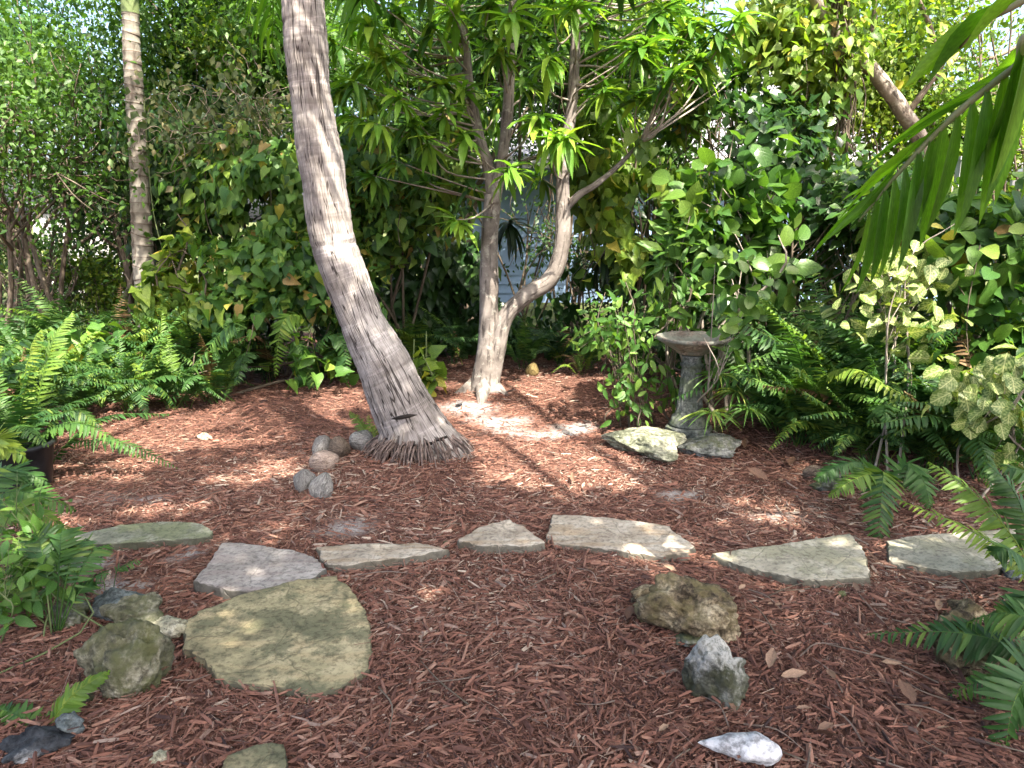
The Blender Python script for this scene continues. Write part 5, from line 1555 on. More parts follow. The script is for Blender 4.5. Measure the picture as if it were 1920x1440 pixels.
b = at(1985, 1330, 2.2); b.z = 0
rt = thing('sword_fern', b, 'fern in the right foreground with one frond pointing left and one hanging down', 'fern', 'near ferns at the right')
frond_px(rt, b, [(1985, 1260, 2.2), (1880, 1205, 2.25), (1780, 1185, 2.3), (1630, 1188, 2.4)], 26, .10, 10, 'fern', start=.1, up=(0, -.5, 1))
frond_px(rt, b, [(1985, 1230, 2.2), (1935, 1165, 2.2), (1870, 1150, 2.25), (1790, 1175, 2.35)], 24, .10, 11, 'fern', start=.1)
frond_px(rt, b, [(1985, 1290, 2.2), (1940, 1260, 2.05), (1900, 1320, 1.95), (1880, 1445, 1.9)], 22, .12, 12, 'fern', start=.05, up=(0, -1, .4))
frond_px(rt, b, [(1985, 1290, 2.2), (1920, 1275, 2.1), (1850, 1275, 2.1), (1775, 1305, 2.15)], 20, .075, 13, 'fern', start=.1)
frond_px(rt, b, [(1985, 1260, 2.2), (1950, 1140, 2.3), (1930, 1110, 2.35), (1890, 1130, 2.4)], 20, .10, 14, 'fern', start=.1)

b = at(-60, 1010, 3.0); b.z = 0
rt = thing('sword_fern', b, 'fern leaning in from the left edge above the bushy shrub', 'fern', 'near ferns at the left')
frond_px(rt, b, [(-60, 1000, 3.0), (0, 930, 3.0), (60, 925, 3.0), (140, 955, 3.0)], 22, .11, 20, 'fern', start=.1)
frond_px(rt, b, [(-60, 1000, 3.0), (-10, 900, 3.05), (30, 880, 3.1), (90, 905, 3.1)], 22, .11, 21, 'fern', start=.1)
frond_px(rt, b, [(-60, 1010, 2.9), (0, 960, 2.9), (60, 955, 2.9), (120, 990, 2.9)], 20, .10, 22, 'fern_lime', start=.1)
frond_px(rt, b, [(-60, 1010, 2.9), (-20, 850, 2.9), (0, 825, 2.9), (50, 860, 2.9)], 18, .11, 23, 'fern_lime', start=.1)

b = gp(110, 1210); b.z = 0
rt = thing('sword_fern', b, 'thin fern growing through the bushy shrub beside the left rocks', 'fern', 'near ferns at the left')
for k, (e, y, l) in enumerate([((205, 1020), 2.7, .07), ((160, 1010), 2.7, .07), ((120, 985), 2.75, .08), ((60, 1000), 2.6, .08), ((20, 1060), 2.5, .08), ((200, 1075), 2.5, .06)]):
    frond_px(rt, b, [(105, 1205, 2.55), (105 + (e[0] - 105) * .35, 1205 + (e[1] - 1205) * .6, 2.58), (105 + (e[0] - 105) * .7, 1205 + (e[1] - 1205) * .92, 2.62), (e[0], e[1], y)], 22, l, 30 + k, 'fern', start=.3)

b = gp(75, 1400); b.z = 0
rt = thing('sword_fern', b, 'small bright fern with two fronds in the bottom left corner', 'fern', 'near ferns at the left')
frond_px(rt, b, [(75, 1400, 1.98), (100, 1352, 2.0), (140, 1300, 2.02), (200, 1260, 2.06)], 26, .055, 40, 'fern_lime', start=.02, wr=.28, sweep=.5, up=(-.5, -1, .3))
frond_px(rt, b, [(72, 1400, 1.98), (55, 1360, 2.0), (20, 1335, 2.02), (-40, 1320, 2.05)], 26, .055, 41, 'fern', start=.02, wr=.28, sweep=.5, up=(0, -.6, 1))

b = gp(215, 1100); b.z = 0
rt = thing('sword_fern', b, 'wispy dark-stemmed fern seedling behind the left rocks', 'fern', 'near ferns at the left')
frond_px(rt, b, [(210, 1140, 2.75), (215, 1090, 2.77), (225, 1065, 2.8), (262, 1050, 2.82)], 12, .035, 43, 'fern', start=.55, rach=.002)
frond_px(rt, b, [(200, 1140, 2.75), (195, 1090, 2.77), (188, 1060, 2.8), (185, 1035, 2.82)], 8, .02, 44, 'fern', start=.8, rach=.002)

b = gp(60, 890); b.z = 0
rt = thing('sword_fern', b, 'fern sending one long frond far over the mulch at left', 'fern', 'near ferns at the left')
frond_px(rt, b, [(60, 890, 4.4), (130, 832, 4.35), (230, 832, 4.3), (330, 876, 4.25)], 34, .075, 45, 'fern', start=.35)
frond_px(rt, b, [(60, 890, 4.4), (90, 800, 4.4), (140, 770, 4.4), (190, 800, 4.4)], 30, .09, 46, 'fern', start=.2)
frond_px(rt, b, [(60, 890, 4.4), (70, 760, 4.5), (100, 640, 4.6), (135, 585, 4.7)], 34, .10, 47, 'fern_lime', start=.2)
frond_px(rt, b, [(60, 890, 4.4), (40, 760, 4.5), (60, 650, 4.5), (75, 620, 4.5)], 34, .09, 48, 'fern_lime', start=.2)

b = gp(690, 855); b.z = 0
rt = thing('sword_fern', b, 'small yellowish fern frond growing at the left foot of the coconut palm', 'fern')
frond_px(rt, b, [(712, 862, 4.75), (690, 815, 4.85), (672, 790, 4.9), (655, 770, 4.95)], 22, .06, 49, 'fern_lime', start=.1)
frond_px(rt, b, [(712, 862, 4.75), (705, 820, 4.85), (695, 800, 4.9), (690, 778, 4.95)], 18, .05, 50, 'fern_lime', start=.1)

b = gp(545, 735); b.z = 0
rt = thing('sword_fern', b, 'sunlit fern frond curling down in front of the dark hedge', 'fern')
frond_px(rt, b, [(600, 700, 6.6), (570, 600, 6.5), (530, 605, 6.35), (515, 705, 6.25)], 36, .16, 51, 'fern_lime', start=.25)
frond_px(rt, b, [(560, 720, 6.6), (600, 640, 6.5), (640, 640, 6.45), (650, 720, 6.3)], 30, .12, 52, 'fern', start=.2)
frond_px(rt, b, [(560, 720, 6.6), (545, 650, 6.5), (560, 650, 6.4), (590, 730, 6.3)], 30, .12, 53, 'fern', start=.2)
b = gp(310, 768); b.z = 0
rt = thing('sword_fern', b, 'fern with a long feathery frond sweeping down left of the creeper', 'fern')
frond_px(rt, b, [(300, 720, 6.1), (430, 610, 6.0), (400, 640, 5.95), (310, 765, 5.85)], 40, .15, 54, 'fern', start=.3)

# umbrella papyrus beside the birdbath
def build_papyrus():
    b = gp(1345, 815)
    root = thing('umbrella_papyrus', b, 'umbrella papyrus with spoked leaf rosettes right of the birdbath', 'plant')
    r = np.random.default_rng(9)
    me = single_mesh(LANCE_B, 'leaf', M['papyrus'])
    heads = [(1348, 705, 4.95), (1412, 690, 5.0), (1335, 775, 4.8), (1405, 768, 4.8), (1452, 715, 5.1), (1380, 735, 5.0)]
    for (px, py, Y) in heads:
        h = at(px, py, Y)
        s0 = b + Vector((r.normal() * .05, r.normal() * .05, 0))
        v, t, u = tube([s0, (s0 + h) / 2 + Vector((r.normal() * .03, 0, .02)), h], [.006, .005, .0035], 5, 10)
        st = link('stalk', make_mesh('stalk', v - np.array(b), t, u, None, True, M['green_stem']), root)
        for k in range(18):
            an = k * 2.399; lf = r.uniform(-.1, .45)
            d = np.array([math.cos(an), math.sin(an), lf])
            L = r.uniform(.15, .22)
            R = frames([d], [np.array([-lf * math.cos(an), -lf * math.sin(an), 1.0])])[0]
            link('leaf', me, st, basis=mat44(R, np.array(h - b), (.016, L, .045)))
build_papyrus()

# ------------------------------------------------------------------ near palm frond at the upper right
def build_near_palm():
    base = Vector((2.35, 2.1, 0))
    root = thing('areca_palm', base, 'palm whose near frond hangs translucent leaflets in from the upper right', 'palm tree')
    tipc = Vector((2.3, 2.1, 1.7))
    v, t, u = tube([base, base + Vector((-.02, 0, .9)), tipc], [.05, .045, .04], 10, 14)
    link('stem', make_mesh('stem', v - np.array(base), t, u, None, True, M['ring_green']), root)
    r = np.random.default_rng(31)
    me = make_mesh('leaflet', *leaf_tpl([(0, .12, 0), (.12, .36, .12), (.35, .5, .35), (.6, .44, .6), (.82, .24, .82), (1, 0, 1)], 1, 1, 0.35, 0.12, 0, .14), None, True, M['frond'])
    def frond(path, n, L, lower=True, upper=True, wid=.058, nu=9):
        cur = [tipc] + [at(x, y, Y) for x, y, Y in path]
        v, t, u = tube(cur, [.016] + [.010] * (len(path) - 2) + [.006, .003], 6, 30)
        fr = link('frond', make_mesh('frond', v - np.array(base), t, u, None, True, M['ring_green']), root)
        C = catmull([np.array(c) for c in cur], 90)
        px, py = project(C)
        i0 = int(np.argmax(px < 1990))
        C = C[i0:]
        tn = unit(np.gradient(C, axis=0))
        for k in range(n if lower else 0):
            i = int(k / n * (len(C) - 1)); q = k / n
            ln = L * (1.0 - .35 * q ** 2) * r.uniform(.92, 1.06)
            d = np.array([.02 + r.normal() * .05, r.normal() * .10, -1.0])
            R = frames([d], [np.array([.35 + r.normal() * .3, -1.0, .25])])[0]
            link('leaflet', me, fr, basis=mat44(R, C[i] - np.array(base), (wid * (1 - .35 * q), ln, wid)))
        for k in range(nu if upper else 0):
            i = int((.15 + .75 * k / nu) * (len(C) - 1)); q = k / nu
            d = tn[i] * 1.0 + np.array([-.12 + r.normal() * .10, .25 + r.normal() * .15, .16 + r.normal() * .12])
            R = frames([d], [np.array([.5 + r.normal() * .3, -.5, 1.0])])[0]
            link('leaflet', me, fr, basis=mat44(R, C[i] - np.array(base), (wid * .5, L * r.uniform(.7, 1.0), wid)))
    frond([(1990, 70, 2.0), (1900, 128, 2.05), (1780, 225, 2.15), (1680, 330, 2.25), (1610, 415, 2.35)], 17, .38)
    frond([(2060, -60, 1.75), (1990, -40, 1.75), (1900, 10, 1.8), (1840, 45, 1.85), (1800, 90, 1.9)], 7, .22, lower=False, wid=.12, nu=3)
    for k in range(6):
        az = [0.2, 1.0, 0.6, 1.5, 2.0, -2.4][k]
        h = Vector((math.cos(az), math.sin(az), 0))
        cur = [tipc + h * (1.1 * t) + Vector((0, 0, 1.2 * t - .9 * t * t + .35)) for t in (.0, .33, .66, 1)] if k < 4 else None
        if cur is None: continue
        v, t, u = tube([tipc] + cur, [.016, .013, .010, .007, .003], 5, 20)
        fr = link('frond', make_mesh('frond', v - np.array(base), t, u, None, True, M['ring_green']), root)
        C = catmull([np.array(c) for c in cur], 24); tn = unit(np.gradient(C, axis=0)); sd = unit(np.cross(tn, [0, 0, 1.0]))
        for i in range(2, 24):
            for sg in (-1, 1):
                R = frames([sd[i] * sg + tn[i] * .5 + np.array([0, 0, -.4])], [np.array([0, 0, 1.0])])[0]
                link('leaflet', me, fr, basis=mat44(R, C[i] - np.array(base), (.04, .32, .04)))
build_near_palm()

# ------------------------------------------------------------------ birdbath
def build_birdbath():
    b = onground(1290, 822)
    Y = b.y
    root = thing('birdbath', b, 'weathered concrete birdbath with shallow bowl on fluted pedestal', 'birdbath')
    z = 0.03
    k8 = Bag(); v, t, _ = lathe([(.165, z), (.165, z + .055), (.15, z + .065)], 8); k8.add(v, t)
    link('base', k8.mesh('base', M['concrete'], False), root)
    prof = [(.135, z + .066), (.14, z + .08), (.125, z + .10), (.12, z + .13), (.10, z + .145), (.098, z + .16), (.092, z + .18), (.085, z + .25), (.076, z + .36), (.070, z + .46), (.066, z + .48), (.078, z + .49), (.08, z + .505), (.066, z + .515), (.064, z + .54), (.07, z + .56)]
    fl = lambda k, a: (-0.06 * (0.5 + 0.5 * math.cos(a * 14)) if 6 <= k <= 9 else 0.0)
    v, t, _ = lathe(prof, 112, fl)
    link('pedestal', make_mesh('pedestal', v, t, None, None, True, M['concrete']), root)
    zb = z + .57
    prof = [(.075, zb), (.11, zb + .012), (.12, zb + .03), (.135, zb + .035), (.19, zb + .070), (.235, zb + .098), (.246, zb + .104), (.250, zb + .122), (.244, zb + .128), (.232, zb + .126), (.21, zb + .108), (.15, zb + .08), (.05, zb + .065)]
    v, t, _ = lathe(prof, 64)
    for i in range(len(v)): v[i] += 0.003 * np.array(noise.noise_vector(Vector(v[i]) * 14))
    link('bowl', make_mesh('bowl', v, t, None, None, True, M['bowl']), root)
build_birdbath()

# ------------------------------------------------------------------ rocks
def ico(sub):
    import bmesh
    bm = bmesh.new(); bmesh.ops.create_icosphere(bm, subdivisions=sub, radius=1.0)
    V = np.array([v.co[:] for v in bm.verts]); T = np.array([[v.index for v in f.verts] for f in bm.faces]); bm.free()
    return V, T
ICO5, ICO4 = ico(5), ico(4)

def rock(label, px, py, wpx, hpx, mat, seed, name='rock', depth=.75, rough=.34, pits=0.0, sharp=.9, crease=.7, cuts=11, rotz=0.0, sink=.22, group=None, cat='rock', hi=True, tall=None):
    """px,py: where its front foot stands; wpx, hpx: apparent size"""
    g = gp(px, py); Y = g.y
    m = mpp(Y, .05)
    w = wpx * m
    view = math.atan2(CAM_H, Y)
    dpt = w * depth
    h = tall or max(.03, (hpx * m - dpt * math.sin(view) * .45) / math.cos(view))
    V, T = (ICO5 if hi else ICO4)
    out = np.zeros_like(V)
    sd = seed * 7.13
    rk = np.random.default_rng(seed * 13 + 1)
    base_v = V.copy()
    for k in range(cuts):                                   # broken faces
        nn = unit(rk.normal(size=3)); off = rk.uniform(.55, .9)
        dd = base_v @ nn
        over = dd > off
        base_v[over] -= ((dd[over] - off) * .92)[:, None] * nn
    for i, v in enumerate(base_v):
        q = Vector(v)
        f = 1 + rough * noise.fractal(q * 1.3 + Vector((sd, 0, 0)), 1.0, 2.0, 3)
        f -= crease * max(0, .16 - abs(noise.fractal(q * 1.5 + Vector((sd, 4, sd)), .9, 2.0, 3)))
        if pits:
            pc = noise.voronoi(q * 3.4 + Vector((0, 0, sd)))[0][0]
            f -= pits * max(0, .32 - pc)
            pc = noise.voronoi(q * 7.5 + Vector((0, 2, sd)))[0][0]
            f -= pits * .4 * max(0, .3 - pc)
        f += .045 * noise.fractal(q * 6 + Vector((sd, 1, 2)), .8, 2.0, 4)
        out[i] = np.array(v) * f
    # normalise to the wanted size
    lo, hi_ = out.min(0), out.max(0)
    out = (out - (lo + hi_) / 2) / ((hi_ - lo) / 2)
    out[:, 2] = np.where(out[:, 2] < -.55, -.55 + (out[:, 2] + .55) * .2, out[:, 2])
    out *= np.array([w / 2, dpt / 2, h / (2 - 2 * sink)])
    out[:, 2] += h / (2 - 2 * sink) * (1 - 2 * sink) 
    c, s = math.cos(rotz), math.sin(rotz)
    out = out @ np.array([[c, s, 0], [-s, c, 0], [0, 0, 1]])
    loc = Vector((g.x, Y + dpt * .45, float(gz(g.x, Y + dpt * .45))))
    o = link(name, make_mesh(name, out, T, None, None, True, M[mat]), None, loc)
    return tag(o, label, cat, group)

RG = 'rocks edging the path'
rock('small dark grey rock at the back left of the rock cluster', 112, 1172, 80, 48, 'rock_grey', 1, group=RG)
rock('bluish grey block-like rock behind the left cluster', 200, 1165, 110, 64, 'rock_blue', 2, group=RG)
rock('mossy green-brown rock in the middle of the left cluster', 235, 1188, 140, 72, 'rock_green', 3, group=RG, depth=.7)
rock('pale sunlit rock of the left cluster touching the large flagstone', 285, 1204, 120, 50, 'rock_pale', 4, group=RG, depth=.6, rough=.22)
rock('largest mossy boulder in front of the left rock cluster', 205, 1318, 178, 142, 'rock_green', 5, group=RG, depth=.72, rough=.3, sharp=1.6)
rock('black rock with a white edge in the bottom left corner', 35, 1440, 150, 62, 'rock_black', 6, group=RG, depth=.7)
rock('small dark slate rock beside the corner fern', 122, 1392, 62, 46, 'rock_blue', 7, group=RG)
rock('small white stone under the mossy boulder', 152, 1325, 36, 20, 'rock_white', 8, group=RG, hi=False)
rock('brown pitted limestone rock with a snout-like lobe at its left', 1302, 1216, 205, 126, 'rock_brown', 9, group=RG, depth=.8, pits=.55, rough=.32, rotz=-.35, cuts=5)
rock('small rounded end lobe of stone left of the brown pitted rock', 1210, 1148, 52, 40, 'rock_brown', 10, group=RG, pits=.3, hi=False)
rock('low brown stone tail right behind the white-topped rock', 1362, 1215, 60, 46, 'rock_brown', 16, group=RG, pits=.3, hi=False)
rock('white-topped jagged rock with a dark mossy face', 1352, 1338, 126, 134, 'rock_white', 11, group=RG, depth=.75, rough=.36, cuts=9)
rock('flat pale stone tucked under the brown pitted rock', 1300, 1226, 66, 26, 'rock_grey', 12, group=RG, hi=False)
rock('brown pitted rock behind the right foreground fern', 1830, 1262, 130, 110, 'rock_brown', 13, group=RG, pits=.5, depth=.8, cuts=6)
rock('low dark brown rock at the back of the right foreground fern', 1830, 1172, 90, 50, 'rock_brown', 14, group=RG, pits=.4, hi=False)
rock('dark slate stone at the right edge beside the cracked flagstone', 1912, 1088, 50, 30, 'rock_blue', 15, group=RG, hi=False)
rock('lichen-speckled broad stone at the foot of the birdbath', 1225, 872, 170, 66, 'rock_lichen', 17, depth=1.1, rough=.25, cuts=14)
rock('flat shaded stone slab under the right side of the birdbath base', 1340, 862, 140, 44, 'rock_grey', 18, depth=.9, rough=.18)
rock('grey rock half hidden by the drooping fern at right', 1562, 926, 66, 44, 'rock_grey', 19)
rock('small pale stone lying on the mulch left of the palm', 380, 822, 30, 14, 'rock_pale', 20, hi=False)
rock('pale stone at the mulch edge behind the young shrub', 1168, 696, 28, 16, 'rock_white', 21, hi=False)
rock('grey edging stone at the back of the mulch beside the pale one', 1195, 702, 44, 18, 'rock_grey', 22, hi=False)
rock('small tan stone in the bottom left mulch', 296, 1440, 42, 24, 'rock_yellow' if 'rock_yellow' in M else 'rock_pale', 23, hi=False)
rock('tiny white pebble at the tip of the wedge-shaped flagstone', 836, 1027, 13, 8, 'rock_white', 24, name='pebble', cat='pebble', hi=False)
rock('small grey pebble at the mid right of the mulch', 1580, 1122, 18, 10, 'rock_grey', 25, name='pebble', cat='pebble', hi=False)

# conch shell at the bottom edge
def build_shell():
    g = gp(1385, 1428)
    V, T = ICO5
    out = np.zeros_like(V)
    for i, v in enumerate(V):
        x, y, z = v
        t = (x + 1) / 2                     # 0 at the pointed end
        rr = 0.15 + 0.85 * t ** 0.8
        if t > .75: rr *= 1 - (t - .75) * .9
        a = math.atan2(z, y)
        ridge = 1 + .12 * max(0, math.sin(a + t * 19)) + .9 * max(0, t - .62) * max(0, math.cos(a * 3.5 + .4)) ** 3 - .25 * max(0, math.cos(a + 2.4)) ** 4 * t
        rad = math.hypot(y, z)
        out[i] = (x, math.cos(a) * rad * rr * ridge + .12 * math.sin(t * 3), math.sin(a) * rad * rr * ridge + .03 * vnoise(v * 4, 1, 3))
    out *= np.array([.115, .062, .055])
    c, s = math.cos(-.22), math.sin(-.22)
    out = out @ np.array([[c, s, 0], [-s, c, 0], [0, 0, 1]])
    o = link('conch_shell', make_mesh('conch_shell', out, T, None, None, True, M['shell']), None, (g.x, g.y, float(gz(g.x, g.y)) + .045))
    tag(o, 'bleached white conch shell at the bottom edge of the mulch', 'shell')
build_shell()

# coconuts
def husk_mesh(seed, mat):
    V, T = ICO4
    r = np.random.default_rng(seed)
    out = np.zeros_like(V); U = np.zeros((len(V), 2))
    for i, v in enumerate(V):
        x, y, z = v
        a = math.atan2(y, x)
        f = 1 + .10 * math.cos(3 * a + .3 * seed) * (1 - z * z) - .16 * max(0, z) ** 2 + .05 * vnoise((x * 2 + seed, y * 2, z * 2), 1, 3) + .022 * math.sin(a * 17 + 2 * math.sin(z * 3)) * (1 - z * z)
        zz = z * 1.2 + .9 * max(0, z - .72) ** 1.2
        out[i] = (x * f, y * f, zz)
        U[i] = (a / 6.283 + .5, z)
    return make_mesh('coconut', out, T, U, None, True, M[mat])
COCO = [('grey fibrous coconut at the top left of the pile by the palm', 605, 860, 46, 'husk_grey', (.5, .3, .2)), ('dark brown coconut in the middle of the pile', 636, 866, 46, 'husk_brown', (1.4, .2, .5)), ('grey coconut nearest the palm trunk in the pile', 678, 856, 48, 'husk_grey', (.9, 1.2, .3)),
        ('light tan coconut lying on its side in the pile', 606, 890, 50, 'husk_tan', (.3, 1.35, .4)), ('grey upright coconut at the lower left of the pile', 571, 926, 48, 'husk_grey', (.3, -.25, 1.0)), ('pointed grey coconut at the front of the pile', 604, 938, 50, 'husk_grey', (.35, .15, 2.0)),
        ('old olive coconut under the ferns behind the mango', 998, 702, 28, 'husk_olive', (.3, .3, 0)), ('reddish brown coconut among the ferns near the right rock', 1524, 896, 36, 'husk_brown', (.6, .6, 0))]
for k, (lab, px, py, w, mt, rot) in enumerate(COCO):
    g = gp(px, py); rad = w * .88 / 2 * mpp(g.y, .1)
    o = link('coconut', husk_mesh(k + 1, mt), None, (g.x, g.y + rad * .25, float(gz(g.x, g.y)) + rad * .72))
    o.scale = (rad,) * 3; o.rotation_euler = rot
    tag(o, lab, 'coconut', 'fallen coconuts')

# black pot at the left
v, t, _ = lathe([(.13, 0), (.15, .02), (.18, .24), (.195, .245), (.195, .27), (.175, .27), (.165, .2), (.05, .2)], 32)
g = gp(22, 925)
tag(link('plant_pot', make_mesh('plant_pot', v, t, None, None, True, M['pot']), None, (g.x, g.y + .1, 0)), 'black plastic pot under the big fern at the left edge', 'pot')

# ------------------------------------------------------------------ litter: dry leaves and twigs
LAND = [('the wedge-shaped flagstone', 720, 1045), ('the large yellow-green flagstone', 520, 1200), ('the triangular flagstone', 940, 1010), ('the banded tan flagstone', 1160, 1010), ('the pointed pale flagstone', 1490, 1055), ('the cracked flagstone', 1780, 1035),
        ('the brown pitted rock', 1290, 1150), ('the white-topped rock', 1350, 1270), ('the conch shell', 1385, 1420), ('the birdbath stone', 1230, 850), ('the coconut pile', 600, 900), ('the palm base', 800, 890), ('the mossy boulder', 205, 1260), ('the drooping fern', 1640, 960), ('the right foreground fern', 1800, 1200), ('the pinkish grey flagstone', 490, 1065), ('the long mossy flagstone', 270, 1000), ('the bottom flagstone corner', 470, 1430)]
def near_label(what, px, py, used={}):
    nm, x, y = min(LAND, key=lambda l: (l[1] - px) ** 2 + 4 * (l[2] - py) ** 2)
    dx, dy = px - x, 2 * (py - y)
    side = ('right of' if dx > 0 else 'left of') if abs(dx) > abs(dy) else ('in front of' if dy > 0 else 'behind')
    key = (what, nm, side); used[key] = used.get(key, 0) + 1
    how = {1: 'lying', 2: 'also lying', 3: 'farther off,', 4: 'half buried', 5: 'yet another one'}.get(used[key], 'loose')
    return f'{what} {how} {side} {nm}'

def litter():
    r = np.random.default_rng(61)
    special = [('dark grey curled leaf at the foot of the mango tree', 945, 752, .17, 'grey_leaf', .5), ('long pale grey leaf lying left of the mango base', 858, 772, .2, 'grey_leaf', 1.4), ('brown dry leaf curled right of the white-topped rock', 1462, 1290, .12, 'dry_leaf', .2),
               ('reddish dry leaf standing beside the white-topped rock', 1440, 1275, .12, 'dry_leaf', 1.1), ('pale split leaf lying at the lower right', 1712, 1335, .15, 'dry_leaf', 1.5), ('tan dry leaf leaning against the mossy boulder', 275, 1290, .10, 'dry_leaf', .6),
               ('big brown leaf by the stone right of the birdbath', 1395, 850, .2, 'dry_leaf', 1.2), ('brown leaf in front of the birdbath stone', 1075, 915, .14, 'dry_leaf', 1.5), ('dry leaf resting on the pointed pale flagstone', 1545, 1015, .08, 'dry_leaf', .3),
               ('brown leaf on the mulch before the pitted rock', 1175, 1185, .11, 'dry_leaf', 1.2), ('pale leaf in the mulch right of the birdbath stone', 1480, 880, .17, 'dry_leaf', 1.0), ('long dry leaf in the mulch near the right rock', 1440, 905, .2, 'dry_leaf', 2.2)]
    me = {m_: single_mesh(CURLED, 'dry_leaf', M[m_]) for m_ in ('dry_leaf', 'grey_leaf')}
    def put(px, py, L, mt, az, lab, grp=None):
        g = onground(px, py)
        d = np.array([math.cos(az), math.sin(az), r.normal() * .12])
        R = frames([d], [np.array([r.normal() * .3, r.normal() * .3, 1.0])])[0]
        o = link('dry_leaf', me[mt], None, basis=mat44(R, (g.x, g.y, g.z + .028 + L * .06), (L * r.uniform(.25, .42), L, L * .33)))
        tag(o, lab, 'leaf', grp)
    for lab, px, py, L, mt, az in special: put(px, py, L * .75, mt, az, lab)
    for k in range(60):
        px, py = r.uniform(420, 1900), r.uniform(860, 1430)
        if k % 3: px = r.uniform(1200, 1800)
        g = gp(px, py)
        if in_slab(np.array([[g.x, g.y]]), 1.02)[0]: continue
        put(px, py, r.uniform(.03, .07), 'dry_leaf', r.uniform(0, 6.28), near_label('small brown dry leaf', px, py), 'small dry leaves scattered on the mulch')
    for k in range(44):
        px, py = r.uniform(100, 1880), r.uniform(880, 1430)
        if k % 2: px, py = r.uniform(1350, 1850), r.uniform(1050, 1430)
        g = onground(px, py)
        if in_slab(np.array([[g.x, g.y]]), 1.05)[0]: continue
        L = r.uniform(.12, .32); an = r.uniform(0, 6.28)
        d = Vector((math.cos(an), math.sin(an), 0)); n_ = Vector((-d.y, d.x, 0))
        pts = [Vector((0, 0, 0.02)), d * L * .5 + n_ * r.normal() * .02 + Vector((0, 0, .03)), d * L + Vector((0, 0, .02))]
        v, t, u = tube(pts, [.0028, .0024, .0012], 5, 9)
        o = link('twig', make_mesh('twig', v, t, u, None, True, M['husk_tan'] if k % 3 else M['stem']), None, g)
        tag(o, near_label('thin dry twig', px, py), 'twig', 'thin twigs scattered on the mulch')
litter()

# ------------------------------------------------------------------ unseen shade trees above and behind the viewer, crowns shaped to let sun patches through
LIT = [(1000, 722, 190, 34), (1240, 738, 140, 36), (965, 800, 180, 44), (1050, 882, 200, 54), (860, 780, 80, 34), (620, 758, 80, 32), (430, 772, 200, 42), (330, 822, 160, 24), (200, 800, 95, 32),
       (500, 880, 75, 22), (420, 905, 60, 14), (300, 955, 110, 12), (1480, 955, 110, 28), (1395, 935, 60, 16), (810, 1115, 42, 30), (725, 1110, 22, 10), (430, 1215, 38, 24), (668, 1150, 24, 22), (292, 1162, 34, 18), (240, 1330, 22, 12),
       (1200, 832, 66, 26), (500, 735, 90, 22), (530, 772, 130, 48), (1420, 1100, 22, 10), (60, 1330, 30, 12), (130, 1000, 60, 40), (1820, 900, 60, 40), (1720, 560, 60, 30)]
def sunspot(P, rx, ry):
    G = np.array(P) - np.array(SUN) * (P[2] / SUN.z)
    x, y = project(G[None])
    LIT.append((float(x[0]), float(y[0]), rx, ry))
for q_ in ((600, 320, 4.5), (588, 220, 4.5), (578, 120, 4.5), (572, 40, 4.5)): sunspot(at(*q_), 70, 34)
for q_ in ((1870, 220, 2.07), (1820, 300, 2.1), (1760, 300, 2.15), (1700, 380, 2.2)): sunspot(at(*q_), 95, 34)
for q_ in ((1645, 560, 4.4), (1700, 600, 4.4), (1560, 640, 4.6), (1600, 600, 4.7), (1520, 620, 4.8), (1450, 640, 5.0), (1560, 720, 4.5), (1640, 680, 4.4), (1700, 740, 4.2), (1480, 700, 4.8), (1430, 740, 4.8), (1560, 820, 4.2), (1830, 740, 3.9), (1620, 780, 4.2), (1130, 600, 5.35), (1180, 650, 5.3), (130, 640, 4.6), (60, 700, 4.5), (1790, 900, 2.95), (90, 1040, 2.7), (40, 1000, 2.7)): sunspot(at(*q_), 55, 22)
def lit_mask(P):
    """which points of the canopy must stay open so that the sun reaches the lit spots"""
    S = np.array(SUN)
    G = P - S[None] * (P[:, 2] / S[2])[:, None]
    px, py = project(G)
    wob = nfield(G[:, :2], 9.0, 77, 2)
    m = np.zeros(len(P), bool)
    for cx, cy_, rx, ry in LIT:
        m |= ((px - cx) / rx) ** 2 + ((py - cy_) / ry) ** 2 < 1.1 + .55 * wob
    back = G[:, 1] > 7.6
    m |= back & (nfield(G[:, :2], 2.4, 55, 2) > -0.75)
    side = (np.abs(G[:, 0]) > 2.2) & (G[:, 1] > 4.2) & (G[:, 1] <= 7.6)
    m |= side & (nfield(G[:, :2], 3.2, 56, 2) > -0.12)
    return m

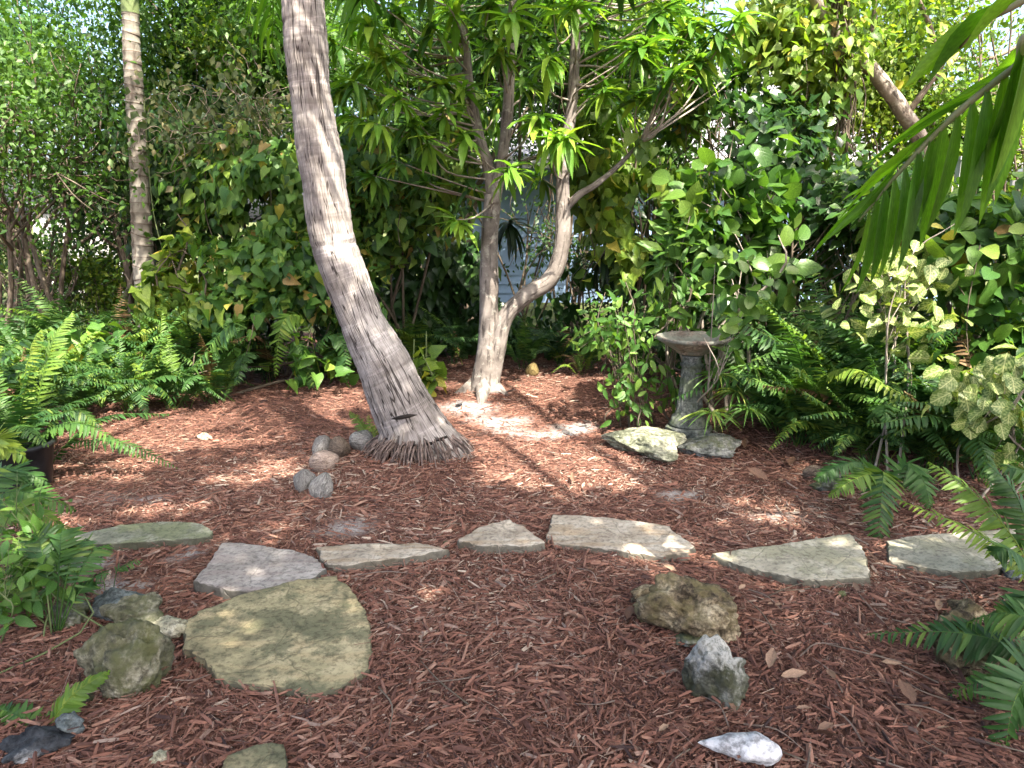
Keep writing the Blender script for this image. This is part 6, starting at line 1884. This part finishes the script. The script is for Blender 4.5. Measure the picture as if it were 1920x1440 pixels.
def build_shade_tree(label, base, boxes, n, seed):
    r = np.random.default_rng(seed)
    base = Vector(base)
    root = thing('unseen_shade_tree', base, label, 'tree', 'unseen shade trees over the path')
    segs = [([base, base + Vector((0, 0.1, 1.6)), base + Vector((.1, .2, 3.4))], [.16, .13, .11])]
    P = []
    for (cx, cy_, cz, rx, ry, rz) in boxes:
        p0 = base + Vector((.1, .2, 3.4)); p1 = Vector((cx, cy_, cz))
        segs.append(([p0, (p0 + p1) / 2 + Vector((0, 0, .25)), p1], [.07, .05, .03]))
        m = int(n * rx * ry)
        q = np.stack([r.uniform(-rx, rx, m), r.uniform(-ry, ry, m), r.uniform(-rz, rz, m)], 1) + np.array([cx, cy_, cz])
        P.append(q)
        for k in range(5):
            e = Vector(q[int(r.integers(m))])
            if not lit_mask(np.array([e[:]]))[0]: segs.append(([p1, (p1 + e) / 2, e], [.02, .014, .008]))
    P = np.concatenate(P)
    P = P[~lit_mask(P)]
    link('trunk', branches_bag(segs).mesh('trunk', M['stem_grey'], True, base), root)
    m = len(P)
    R = frames(r.normal(size=(m, 3)) + np.array([0, 0, -.3]), r.normal(size=(m, 3)) * .5 + np.array([0, 0, 1])); S = r.uniform(.12, .19, m)
    bag = Bag(); bag.stamp(OVATE_LO, R, P, np.stack([S * .55, S, S * .55], 1), r.random(m))
    o = link('crown', bag.mesh('crown', M['small'], True, base), root); tag(o, kind='stuff')
build_shade_tree('unseen broad shade tree behind the viewer, crown cut open for sun patches', (3.6, -3.4, 0), [(1.6, -2.6, 5.6, 2.6, 1.6, .5), (3.2, -.4, 5.4, 2.4, 1.6, .5), (0.2, -0.6, 5.6, 2.0, 1.5, .5), (4.8, 2.0, 5.6, 1.8, 1.6, .5), (1.6, 1.6, 5.6, 2.0, 1.2, .45), (1.6, 3.6, 5.8, 2.4, 1.2, .4), (5.2, 4.4, 5.6, 1.8, 1.4, .4)], 2500, 91)
build_shade_tree('second unseen shade tree over the left of the path, crown cut open for sun patches', (-3.4, -2.6, 0), [(-1.8, -1.6, 5.4, 2.0, 1.6, .5), (-2.2, 1.2, 5.6, 1.9, 1.4, .5), (-3.4, 3.4, 5.8, 1.9, 1.3, .4), (-0.4, 3.4, 5.8, 1.4, 1.2, .4)], 2500, 92)
